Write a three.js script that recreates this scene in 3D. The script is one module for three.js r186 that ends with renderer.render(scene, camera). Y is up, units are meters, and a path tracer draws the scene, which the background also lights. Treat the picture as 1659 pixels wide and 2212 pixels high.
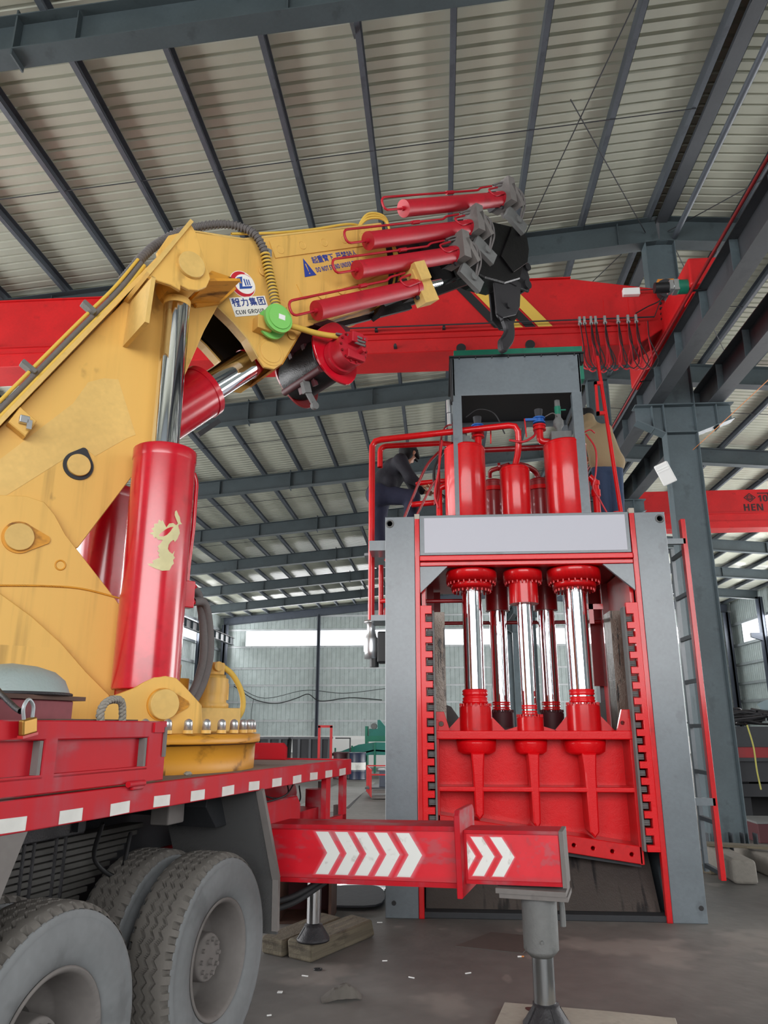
import * as THREE from 'three';
import { mergeGeometries } from 'three/addons/utils/BufferGeometryUtils.js';
import { RoundedBoxGeometry } from 'three/addons/geometries/RoundedBoxGeometry.js';
import { MarchingCubes } from 'three/addons/objects/MarchingCubes.js';
import { RectAreaLightUniformsLib } from 'three/addons/lights/RectAreaLightUniformsLib.js';

// ---------------------------------------------------------------- camera, sky, lights, exposure
const D2R = Math.PI / 180;
const scene = new THREE.Scene();
const camera = new THREE.PerspectiveCamera(68.99, 1659 / 2212, 0.05, 400);
camera.rotation.order = 'YXZ';
camera.position.set(0, 1.75, 0);
camera.rotation.set(15.95 * D2R, 4.22 * D2R, 0);
const renderer = new THREE.WebGLRenderer({ antialias: true });
renderer.toneMapping = THREE.LinearToneMapping;
renderer.toneMappingExposure = 0.8;
renderer.shadowMap.enabled = true;
scene.background = new THREE.Color(0.94, 0.97, 1.0);
scene.backgroundIntensity = 1.6;
RectAreaLightUniformsLib.init();
function areaLight(w, h, x, y, z, tx, ty, tz, power, color = 0xffffff) {
  const l = new THREE.RectAreaLight(color, power, w, h);
  l.position.set(x, y, z); l.lookAt(tx, ty, tz); scene.add(l); return l;
}
const WIN = 3;                                                         // daylight seen through the milky window strips
areaLight(20, 5.5, 1, 5.3, 10.9, 1, 5.3, 0, 9);                        // unseen opening in the end wall behind the camera, shaped for its light
areaLight(29.5, 1.05, 1.45, 7.5, -51.0, 1.45, 7.5, 0, 14);             // window strip of the back wall
areaLight(56, 1.25, -15.0, 7.4, -22, 0, 7.4, -22, 14);                 // window strip of the left wall
areaLight(56, 1.25, 19.2, 7.4, -22, 0, 7.4, -22, 14);                  // window strip of the right wall
areaLight(16.8, 6.1, -15.2, 3.1, -9, 0, 3.1, -9, 9);                   // unseen door opening added in the left wall to bring in light
areaLight(28, 6.1, 19.4, 3.1, -26, 0, 3.1, -26, 12);                   // another unseen opening, added in the right wall to brighten the far end

// ---------------------------------------------------------------- helpers
let seed = 7;
const rnd = () => { seed = (seed * 1664525 + 1013904223) >>> 0; return seed / 4294967296; };
const V = (x, y, z) => new THREE.Vector3(x, y, z);
const used = {};
function numbered(n) { used[n] = (used[n] ?? -1) + 1; return used[n] ? n + '_' + String(used[n]).padStart(3, '0') : n; }
function boxUV(g) {                                                    // uv in metres, projected along the main axis of each face
  if (g.index) g = g.toNonIndexed();
  const p = g.attributes.position, n = g.attributes.normal, uv = new Float32Array(p.count * 2);
  for (let i = 0; i < p.count; i += 3) {
    let a = 0, b = 0, c = 0;
    for (let k = 0; k < 3; k++) { a += n.getX(i + k); b += n.getY(i + k); c += n.getZ(i + k); }
    a = Math.abs(a); b = Math.abs(b); c = Math.abs(c);
    for (let k = 0; k < 3; k++) {
      const j = i + k, x = p.getX(j), y = p.getY(j), z = p.getZ(j);
      const [u, v] = a >= b && a >= c ? [z, y] : b >= c ? [x, z] : [x, y];
      uv[j * 2] = u; uv[j * 2 + 1] = v;
    }
  }
  const r = new THREE.BufferGeometry();
  r.setAttribute('position', g.attributes.position); r.setAttribute('normal', g.attributes.normal);
  r.setAttribute('uv', new THREE.BufferAttribute(uv, 2));
  return r;
}
const J = (...gs) => { const l = gs.flat(9).map((g) => g.userData?.keepUV ? keep(g) : boxUV(g)); return l.length === 1 ? l[0] : mergeGeometries(l); };
function keep(g) { if (g.index) g = g.toNonIndexed(); const r = new THREE.BufferGeometry(); for (const k of ['position', 'normal', 'uv']) r.setAttribute(k, g.attributes[k]); return r; }
function obj(name, geo, mat, parent, label) {
  const m = new THREE.Mesh(Array.isArray(geo) ? J(geo) : geo.attributes.uv && geo.userData.ready ? geo : J(geo), mat);
  m.name = name; m.castShadow = m.receiveShadow = true;
  if (label) m.userData.label = label;
  if (parent) parent.add(m);
  return m;
}
function thing(name, label, category, x = 0, y = 0, z = 0, ry = 0, group) {
  const o = new THREE.Group(); o.name = numbered(name); o.position.set(x, y, z); o.rotation.y = ry;
  o.userData = { label, category }; if (group) o.userData.group = group;
  scene.add(o); return o;
}
function solo(name, geo, mat, label, category, group) {               // a thing of one mesh
  const m = obj(numbered(name), geo, mat, scene); m.userData = { label, category }; if (group) m.userData.group = group; return m;
}
function struct(name, geo, mat, parent) {
  const m = geo ? obj(name, geo, mat, parent ?? scene) : new THREE.Group();
  if (!geo) { m.name = name; (parent ?? scene).add(m); }
  if (!parent) m.userData.kind = 'structure';
  return m;
}
function stat(m, kind) { m.userData.kind = kind; return m; }
const T = (g, x = 0, y = 0, z = 0) => g.translate(x, y, z);
function bx(w, h, d, x = 0, y = 0, z = 0, r = 0) {
  return T(r ? new RoundedBoxGeometry(w, h, d, 2, Math.min(r, w / 2.01, h / 2.01, d / 2.01)) : new THREE.BoxGeometry(w, h, d), x, y, z);
}
const b2 = (x0, x1, y0, y1, z0, z1, r = 0) => bx(Math.abs(x1 - x0), Math.abs(y1 - y0), Math.abs(z1 - z0), (x0 + x1) / 2, (y0 + y1) / 2, (z0 + z1) / 2, r);
function cy(r1, r2, len, x = 0, y = 0, z = 0, ax = 'y', seg = 32, open = false) {
  const g = new THREE.CylinderGeometry(r1, r2, len, seg, 1, open);
  if (ax === 'x') g.rotateZ(-Math.PI / 2); if (ax === 'z') g.rotateX(Math.PI / 2);
  return T(g, x, y, z);
}
function along(g, p1, p2, up) {                                        // geometry made along +y of unit length placed between two points
  const d = p2.clone().sub(p1), q = new THREE.Quaternion();
  if (up) {
    const y = d.clone().normalize(), x = up.clone().cross(y).normalize(), z = x.clone().cross(y);
    q.setFromRotationMatrix(new THREE.Matrix4().makeBasis(x, y, z));
  } else q.setFromUnitVectors(V(0, 1, 0), d.clone().normalize());
  return g.applyQuaternion(q).translate((p1.x + p2.x) / 2, (p1.y + p2.y) / 2, (p1.z + p2.z) / 2);
}
const A = (p) => Array.isArray(p) ? V(...p) : p;
function rod(p1, p2, r1, r2 = r1, seg = 20) { p1 = A(p1); p2 = A(p2); return along(new THREE.CylinderGeometry(r2, r1, p1.distanceTo(p2), seg), p1, p2); }
function bar(p1, p2, w, h, up = V(0, 0, 1)) { p1 = A(p1); p2 = A(p2); return along(new THREE.BoxGeometry(w, p1.distanceTo(p2), h), p1, p2, up); }
function pipe(pts, r, bend = 0.08, seg = 10) {                         // straight runs with rounded elbows
  pts = pts.map(A);
  const path = new THREE.CurvePath(); let last = pts[0];
  for (let i = 1; i < pts.length - 1; i++) {
    const a = pts[i].clone().sub(pts[i - 1]), b = pts[i + 1].clone().sub(pts[i]);
    const k = Math.min(bend, a.length() / 2.2, b.length() / 2.2);
    const s = pts[i].clone().sub(a.normalize().multiplyScalar(k)), e = pts[i].clone().add(b.normalize().multiplyScalar(k));
    path.add(new THREE.LineCurve3(last, s)); path.add(new THREE.QuadraticBezierCurve3(s, pts[i], e)); last = e;
  }
  path.add(new THREE.LineCurve3(last, pts[pts.length - 1]));
  return new THREE.TubeGeometry(path, pts.length * 12, r, seg, false);
}
function hose(pts, r, seg = 8, n = 8) { return new THREE.TubeGeometry(new THREE.CatmullRomCurve3(pts.map(A)), pts.length * n, r, seg, false); }
function shape(pts, holes = []) {
  const s = new THREE.Shape(pts.map((p) => new THREE.Vector2(...p)));
  for (const h of holes) { const q = new THREE.Path(); if (h.length === 3) q.absarc(h[0], h[1], h[2], 0, Math.PI * 2, true); else h.forEach((p, i) => i ? q.lineTo(...p) : q.moveTo(...p)); s.holes.push(q); }
  return s;
}
function ext(pts, z0, z1, bevel = 0, holes = []) {                     // outline in x,y extruded from z0 to z1
  const d = Math.abs(z1 - z0) - 2 * bevel;
  return T(new THREE.ExtrudeGeometry(pts instanceof THREE.Shape ? pts : shape(pts, holes), { depth: d, bevelEnabled: bevel > 0, bevelThickness: bevel, bevelSize: bevel, bevelOffset: -bevel, bevelSegments: 1, curveSegments: 20 }), 0, 0, Math.min(z0, z1) + bevel);
}
function smooth(pts, n = 6) {                                          // closed outline through points
  const c = new THREE.CatmullRomCurve3(pts.map((p) => V(p[0], p[1], 0)), true, 'centripetal');
  return c.getPoints(pts.length * n).slice(0, -1).map((v) => [v.x, v.y]);
}
function cylUV(g, r, h) { const u = g.attributes.uv; for (let i = 0; i < u.count; i++) u.setXY(i, u.getX(i) * r * 6.283, u.getY(i) * h); g.userData.keepUV = true; return g; }
const lathe = (pts, seg = 40) => new THREE.LatheGeometry(pts.map((p) => new THREE.Vector2(...p)), seg);
function ibeam(p1, p2, h, w, tf = 0.014, tw = 0.01) {                  // I section between two points, web upright
  p1 = A(p1); p2 = A(p2);
  const d = p2.clone().sub(p1).normalize(), side = V(0, 1, 0).cross(d).normalize(), up = d.clone().cross(side).normalize();
  const off = (k) => [p1.clone().addScaledVector(up, k), p2.clone().addScaledVector(up, k)];
  return [bar(p1, p2, h - 2 * tf, tw, side), bar(...off(h / 2 - tf / 2), tf, w, side), bar(...off(-h / 2 + tf / 2), tf, w, side)];
}

// ---------------------------------------------------------------- procedural textures
function lattice(n, s) { const a = new Float32Array(n * n); let k = s * 7919 + 13; for (let i = 0; i < a.length; i++) { k = (k * 1664525 + 1013904223) >>> 0; a[i] = k / 4294967296; } return a; }
function tileNoise(freq, s) {
  const n = freq, a = lattice(n, s), f = (t) => t * t * (3 - 2 * t);
  return (u, v) => {
    const x = (((u % 1) + 1) % 1) * n, y = (((v % 1) + 1) % 1) * n, i = Math.floor(x) % n, j = Math.floor(y) % n, fx = f(x - Math.floor(x)), fy = f(y - Math.floor(y)), i1 = (i + 1) % n, j1 = (j + 1) % n;
    return (a[j * n + i] * (1 - fx) + a[j * n + i1] * fx) * (1 - fy) + (a[j1 * n + i] * (1 - fx) + a[j1 * n + i1] * fx) * fy;
  };
}
function fbm(freq, oct, s) { const ns = []; for (let i = 0; i < oct; i++) ns.push(tileNoise(freq << i, s + i)); return (u, v) => { let t = 0, a = 0.5, w = 0; for (const n of ns) { t += a * n(u, v); w += a; a *= 0.5; } return t / w; }; }
const sm = (a, b, x) => { const t = Math.min(1, Math.max(0, (x - a) / (b - a))); return t * t * (3 - 2 * t); };
const mix = (a, b, t) => a + (b - a) * t;
const mix3 = (a, b, t) => [mix(a[0], b[0], t), mix(a[1], b[1], t), mix(a[2], b[2], t)];
const hex = (h) => [(h >> 16) & 255, (h >> 8) & 255, h & 255];
function tex(size, metres, fn, srgb = true) {
  const d = new Uint8Array(size * size * 4);
  for (let y = 0; y < size; y++) for (let x = 0; x < size; x++) {
    const c = fn((x + 0.5) / size, (y + 0.5) / size), o = (y * size + x) * 4;
    for (let k = 0; k < 3; k++) d[o + k] = Math.max(0, Math.min(255, typeof c === 'number' ? c * 255 : c[k])); d[o + 3] = 255;
  }
  const t = new THREE.DataTexture(d, size, size); t.wrapS = t.wrapT = THREE.RepeatWrapping; t.magFilter = THREE.LinearFilter;
  if (srgb) t.colorSpace = THREE.SRGBColorSpace; t.repeat.set(1 / metres[0], 1 / metres[1]); t.needsUpdate = true; return t;
}
const nA = fbm(4, 6, 1), nB = fbm(8, 5, 11), nC = fbm(32, 3, 21), nD = fbm(3, 4, 31), nS = (u, v) => nB(u * 4, v * 0.25), nG = fbm(64, 2, 41);
const tPaint = tex(512, [1.7, 1.7], (u, v) => { const k = 206 + 42 * nA(u, v) + 14 * nG(u, v) - 26 * sm(0.66, 0.78, nB(u, v)); return [k, k, k]; });
const tBrush = tex(256, [0.5, 0.5], (u, v) => nB(u, v) * 0.7 + nG(u, v) * 0.3, false);
const tRough = tex(256, [1.3, 1.3], (u, v) => 0.55 + 0.45 * nA(u, v), false);
const tStreak = tex(512, [1.5, 2.2], (u, v) => { const k = 236 - 46 * sm(0.5, 0.85, nS(u, v)) * sm(0.3, 0.8, nA(u, v)) - 40 * sm(0.68, 0.8, nB(u, v)); return [k, k * (0.985), k * 0.95]; });
const tDustRed = tex(512, [2.1, 0.9], (u, v) => { const w = sm(0.42, 0.78, 0.55 * nA(u, v) + 0.45 * nS(u, v)); return mix3(mix3(hex(0xb80d1e), hex(0xa84049), w), hex(0x93817b), 0.7 * sm(0.52, 0.72, nB(u, v) * 0.6 + nA(v, u) * 0.4)); });
const tDeck = tex(512, [1.6, 1.6], (u, v) => mix3(mix3(hex(0x6d6059), hex(0x8d8178), nA(u, v)), hex(0x4a423f), sm(0.6, 0.75, nB(u, v))));
const tFloor = tex(1024, [7, 7], (u, v) => { let c = mix3(hex(0x545250), hex(0x7e7b77), sm(0.25, 0.75, nA(u, v)) * 0.7 + 0.3 * nG(u, v)); c = mix3(c, hex(0x3a3432), 0.8 * sm(0.6, 0.76, nD(u, v) * 0.55 + nB(u * 1, v) * 0.45)); c = mix3(c, hex(0x9c948d), 0.5 * sm(0.64, 0.74, nB(v, u))); return mix3(c, hex(0x9d958e), 0.4 * sm(0.8, 0.92, nC(u, v))); });
const tFloorR = tex(512, [7, 7], (u, v) => 0.62 + 0.33 * nA(u, v), false);
const tOily = tex(512, [1.3, 1.3], (u, v) => { let c = mix3(hex(0x3a3230), hex(0x4b423d), nA(u, v)); const dr = sm(0.58, 0.7, tileS(u, v)); return mix3(c, hex(0x141011), dr * 0.9); });
function tileS(u, v) { return nB(u * 3, v * 0.3) * 0.55 + nA(u, v) * 0.45; }
const tTimber = tex(512, [1.2, 0.25], (u, v) => { const g = nB(u * 0.25, v * 3), c = mix3(hex(0x4d473c), hex(0x736a58), g); return mix3(c, hex(0x39322a), 0.7 * sm(0.62, 0.75, nA(u, v))); });
const tRubber = tex(512, [0.9, 0.9], (u, v) => mix3(hex(0x5d5955), hex(0x716d68), nA(u, v) * 0.7 + nG(u, v) * 0.3));
const tRoof = tex(512, [6, 6], (u, v) => { const k = nA(u, v); return mix3(hex(0xadaf9f), hex(0xbfc1b2), k * 0.7 + 0.3 * nC(u, v)); });
const tKnit = tex(256, [0.06, 0.06], (u, v) => 0.5 + 0.5 * Math.sin(u * Math.PI * 12) * Math.sin(v * Math.PI * 12), false);
const tCloth = tex(256, [0.35, 0.35], (u, v) => nA(u, v) * 0.6 + nB(u, v) * 0.4, false);
const tRust = tex(256, [0.8, 0.8], (u, v) => mix3(hex(0x3d2c27), hex(0x6a4a3b), nA(u, v)));
const tGrease = tex(512, [0.5, 1.1], (u, v) => mix3(mix3(hex(0x8a8279), hex(0x5e4d40), nA(u, v)), hex(0x1b1614), sm(0.55, 0.68, nS(u, v) * 0.5 + nB(u, v) * 0.5)));

// ---------------------------------------------------------------- materials
function M(color, rough, metal = 0, o = {}) { return new THREE.MeshPhysicalMaterial({ color, roughness: rough, metalness: metal, ...o }); }
const bump = (b, t = tBrush) => ({ bumpMap: t, bumpScale: b });
const m = {
  yellow: M(0xefc068, 0.5, 0, { map: tStreak }),
  yellowPale: M(0xe8c070, 0.5, 0, { map: tPaint }),
  yellowGrime: M(0xd59a33, 0.5, 0, { map: tex(512, [0.9, 0.5], (u, v) => mix3([250, 240, 220], hex(0x4a3a2a), 0.8 * sm(0.5, 0.75, nB(u, v) * 0.5 + nA(u, v) * 0.5))) }),
  craneRed: M(0xd61029, 0.24, 0, { map: tPaint, clearcoat: 0.5, clearcoatRoughness: 0.15 }),
  dustyRed: M(0xffffff, 0.62, 0, { specularIntensity: 0.5, map: tDustRed }),
  cylRed: M(0xc31a2e, 0.45, 0, { map: tPaint }),
  pressRed: M(0xd90b14, 0.42, 0, { specularIntensity: 0.4, map: tPaint, clearcoat: 0.6, clearcoatRoughness: 0.12, ...bump(0.0012) }),
  pressRough: M(0xd80b15, 0.45, 0, { specularIntensity: 0.35, clearcoat: 0.4, clearcoatRoughness: 0.14, ...bump(0.004) }),
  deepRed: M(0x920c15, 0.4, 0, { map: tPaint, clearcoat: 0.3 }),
  bridgeRed: M(0xd31a1f, 0.42, 0, { map: tPaint }),
  grey: M(0x69737a, 0.45, 0, { map: tPaint, clearcoat: 0.75, clearcoatRoughness: 0.24, ...bump(0.0012) }),
  greyPale: M(0xb9bac4, 0.5),
  steelPaint: M(0x5e6c72, 0.5, 0, { map: tPaint }),
  steelDark: M(0x4b4f54, 0.5, 0, { map: tPaint }),
  steelBlue: M(0x505866, 0.5, 0, { map: tPaint }),
  purlin: M(0x5a6169, 0.5, 0.1, { map: tPaint }),
  galv: M(0xa9b0b3, 0.42, 0.35, { map: tPaint }),
  roof: M(0xffffff, 0.36, 0, { map: tRoof, clearcoat: 0.25, clearcoatRoughness: 0.3 }),
  girt: M(0xdfe4e6, 0.45, 0, { map: tPaint }),
  wall: M(0xc3cfce, 0.5, 0, { map: tPaint }),
  wallOut: M(0x9aa4ab, 0.6),
  floor: M(0xffffff, 0.8, 0, { map: tFloor, roughnessMap: tFloorR, ...bump(0.004, tex(512, [3, 3], (u, v) => nB(u, v) * 0.6 + nG(u, v) * 0.4, false)) }),
  apron: M(0x9a968f, 0.9),
  window: new THREE.MeshStandardMaterial({ color: 0xffffff, roughness: 0.6, emissive: 0xf4f9ff, emissiveIntensity: WIN }),
  chrome: M(0xe8e9ec, 0.07, 1),
  chromeDull: M(0xb9bdc0, 0.2, 1, { roughnessMap: tRough }),
  black: M(0x17171a, 0.5),
  blackOil: M(0x1b1a1c, 0.38, 0.2, { map: tPaint, ...bump(0.004) }),
  castDark: M(0x2e2d30, 0.6, 0.2, { ...bump(0.006) }),
  castGrey: M(0x777877, 0.75, 0.1, { map: tPaint, ...bump(0.004) }),
  rafter: M(0x475256, 0.5, 0, { map: tPaint }),
  sidewall: M(0x7d8082, 0.8, 0, { map: tPaint }),
  rubber: M(0xffffff, 0.85, 0, { map: tRubber }),
  dustGrey: M(0x7b7673, 0.8, 0, { map: tPaint }),
  dark: M(0x2c2d31, 0.7),
  spring: M(0x54524f, 0.7, 0, { map: tPaint }),
  chassis: M(0x34363a, 0.7, 0, { map: tPaint }),
  deck: M(0xffffff, 0.9, 0, { map: tDeck, ...bump(0.006) }),
  green: M(0x157c62, 0.5, 0, { map: tPaint }),
  teal: M(0x1d7f72, 0.5, 0, { map: tPaint }),
  limeGreen: M(0x7fc765, 0.45),
  blue: M(0x1c5aa8, 0.4),
  white: M(0xe6e6e4, 0.6),
  tape: M(0xdcdcd6, 0.45, 0, { map: tPaint }),
  oily: M(0xffffff, 0.42, 0, { map: tOily, ...bump(0.003) }),
  timber: M(0xffffff, 0.9, 0, { map: tTimber, ...bump(0.008) }),
  concrete: M(0x8b867e, 0.9, 0, { map: tPaint, ...bump(0.006) }),
  plyBoard: M(0xb9b1a4, 0.85, 0, { map: tPaint }),
  rust: M(0xffffff, 0.75, 0.1, { map: tRust }),
  grease: M(0xffffff, 0.4, 0.2, { map: tGrease, ...bump(0.006) }),
  hoseGrey: M(0x6f6a69, 0.75, 0, { map: tPaint, ...bump(0.004) }),
  hoseBlack: M(0x1c1c1e, 0.6),
  cableYellow: M(0xd6b04a, 0.6),
  cableRed: M(0xb51c28, 0.5),
  cableOrange: M(0xd98a4c, 0.6),
  silver: M(0xc6c8ca, 0.3, 0.8),
  brass: M(0x9a7436, 0.45, 0.7),
  skin: M(0xa9795e, 0.6),
  khaki: M(0x8f7c5e, 0.9, 0, { ...bump(0.012, tCloth) }),
  navy: M(0x1d2136, 0.9, 0, { ...bump(0.012, tCloth) }),
  navyDark: M(0x15161f, 0.9, 0, { ...bump(0.012, tCloth) }),
  jeans: M(0x2d3d58, 0.9, 0, { ...bump(0.01, tCloth) }),
  capBlack: M(0x0d0d10, 0.85),
  netBlack: M(0x626262, 0.9, 0, { ...bump(0.008, tKnit) }),
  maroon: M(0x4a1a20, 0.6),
};
function canvasTex(w, h, draw, srgb = true) {
  const c = document.createElement('canvas'); c.width = w; c.height = h; const g = c.getContext('2d'); draw(g, w, h);
  const t = new THREE.CanvasTexture(c); if (srgb) t.colorSpace = THREE.SRGBColorSpace; t.magFilter = THREE.LinearFilter; return t;
}
function quad(w, h) { const g = new THREE.PlaneGeometry(w, h); g.userData.ready = true; return g; }
function share(...gs) { const g = J(...gs); g.userData.ready = true; return g; }
function polyGeo(pts, z = 0) { return T(new THREE.ShapeGeometry(shape(pts)), 0, 0, z); }
// strokes on a 10 x 10 grid (y down) for the characters written on the crane
const GLYPH = {
  '起': ['0,2 5,2', '2.5,0 2.5,5', '0,4.6 5,4.6', '2.5,4.6 2.5,8.5', '2.5,6.5 5,6.5', '1,5.6 0.5,8.5 0,9.6', '0.8,8 3,9.3 10,9.3', '6,1 9.4,1 9.4,4 6,4 6,7.4 9.6,7.4 9.6,6.2'],
  '重': ['1.5,0.8 8.5,0.2', '0,2 10,2', '1.5,3.4 8.5,3.4 8.5,6.4 1.5,6.4 1.5,3.4', '1.5,4.9 8.5,4.9', '5,0.6 5,9.6', '1,8 9,8', '0,9.6 10,9.6'],
  '臂': ['0.5,0.6 4.6,0.6 4.6,2 0.8,2', '0.8,0.6 0.8,3 0,4.8', '1.6,3 4.4,3 4.4,4.6 1.6,4.6 1.6,3', '5.4,0.8 9.8,0.8', '6.4,1.2 6.8,2.2', '8.8,1.2 8.4,2.2', '5.2,2.4 10,2.4', '5.6,3.8 9.6,3.8', '7.6,2.4 7.6,5', '2.4,10 2.4,5.6 7.8,5.6 7.8,9.8 7,9.8', '2.4,7 7.8,7', '2.4,8.4 7.8,8.4'],
  '下': ['0,1 10,1', '4.8,1 4.8,10', '5.2,4 8,6'],
  '严': ['0.6,0.8 9.4,0.8', '3.6,0.8 3.6,4.6', '6.4,0.8 6.4,4.6', '1.4,2.2 2.2,4', '8.6,2.2 7.8,4', '0.4,5 9.8,5', '1.6,5 1.6,7.6 0.4,10'],
  '禁': ['0.4,1.4 4.6,1.4', '2.5,0 2.5,4.4', '2.4,1.6 0.4,4', '2.6,1.6 4.4,3.4', '5.4,1.4 9.8,1.4', '7.5,0 7.5,4.4', '7.4,1.6 5.6,3.6', '7.6,1.6 9.8,4', '2.2,5.2 7.8,5.2', '0.4,6.8 9.6,6.8', '5,6.8 5,9.8 4,9.6', '2.8,7.8 1,9.6', '7.2,7.8 9,9.6'],
  '站': ['2.2,0.4 2.8,1.8', '0.2,2.2 4.6,2.2', '1.2,3.4 1.8,7', '3.8,3.4 3.2,7', '0,8.2 4.8,7.4', '7,0.2 7,4.6', '7,2.2 10,2.2', '5.6,4.6 9.6,4.6 9.6,9.6 5.6,9.6 5.6,4.6'],
  '人': ['5,0.4 4.6,4 2.6,7.6 0.2,9.8', '4.9,3.6 7,7.4 9.8,9.8'],
  '程': ['3.8,0.4 0.6,1.2', '0.2,2.8 4.6,2.8', '2.4,1 2.4,10', '2.2,3.2 0.2,6.6', '2.6,4 4.4,5.6', '5.4,0.8 9.4,0.8 9.4,3.6 5.4,3.6 5.4,0.8', '5,5 9.8,5', '5.2,7.2 9.6,7.2', '4.6,9.6 10,9.6', '7.4,5 7.4,9.6'],
  '力': ['0.8,3 9,3 8.6,8.6 7.6,9.8 6.4,9.2', '4.6,0.2 4.4,4.4 3,7.6 0.6,9.8'],
  '集': ['3,0.2 0.6,3.2', '2,1.8 2,6.2', '5.4,0.2 5.8,1.4', '2,1.6 9,1.6', '2,3.1 8.4,3.1', '2,4.6 8.4,4.6', '2,6.2 9.2,6.2', '5.6,1.6 5.6,10', '0.4,7.4 9.8,7.4', '5.2,7.6 1,9.8', '6,7.6 9.4,9.8'],
  '团': ['0.8,10 0.8,0.6 9.2,0.6 9.2,10', '0.8,9.4 9.2,9.4', '2.2,3.4 7.8,3.4', '5.6,1.6 5.6,7.8 4.6,7.6', '5.2,3.8 2.4,7'],
};
function glyphs(g, text, x, y, s, gap, lw, col) {
  g.strokeStyle = col; g.lineWidth = lw; g.lineCap = 'butt'; g.lineJoin = 'miter';
  for (const ch of text) {
    for (const st of GLYPH[ch] ?? []) { g.beginPath(); st.split(' ').forEach((p, i) => { const [a, b] = p.split(',').map(Number); if (i) g.lineTo(x + a * s / 10, y + b * s / 10); else g.moveTo(x + a * s / 10, y + b * s / 10); }); g.stroke(); }
    x += ch === ' ' ? s * 0.45 : s + gap;
  }
}
// ---------------------------------------------------------------- the hall: floor, roof, walls, windows
const XR = 4.15, YR = 10.86, XL = -15.25, XW = 19.45, ZB = -51.3, ZF = 11, SL = 0.094, SR = 0.082;
const roofY = (x) => x < XR ? YR - (XR - x) * SL : YR - (x - XR) * SR;
const FR = [-6.65, -12.05, -17.65, -23.25, -28.85, -34.45, -40.05, -45.65];
struct('floor', b2(XL - 0.3, XW + 0.3, -0.3, 0, ZB - 0.3, ZF), m.floor);
struct('yard', b2(-60, 60, -0.34, -0.04, ZF, 90), m.apron);
function sweep(prof, L, thick) {                                       // ribbed sheet: profile points (vectors) swept along L, two skins
  const pos = [], nor = [];
  const tri = (a, b, c) => { const n = b.clone().sub(a).cross(c.clone().sub(a)).normalize(); for (const v of [a, b, c]) { pos.push(v.x, v.y, v.z); nor.push(n.x, n.y, n.z); } };
  for (const off of [null, thick]) for (let i = 0; i < prof.length - 1; i++) {
    const a = prof[i].clone(), b = prof[i + 1].clone(); if (off) { a.add(off); b.add(off); }
    const c = b.clone().add(L), d = a.clone().add(L); tri(a, b, c); tri(a, c, d);
  }
  const g = new THREE.BufferGeometry(); g.setAttribute('position', new THREE.Float32BufferAttribute(pos, 3)); g.setAttribute('normal', new THREE.Float32BufferAttribute(nor, 3)); return g;
}
const ceiling = struct('ceiling', null); ceiling.userData.kind = 'structure';
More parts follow.
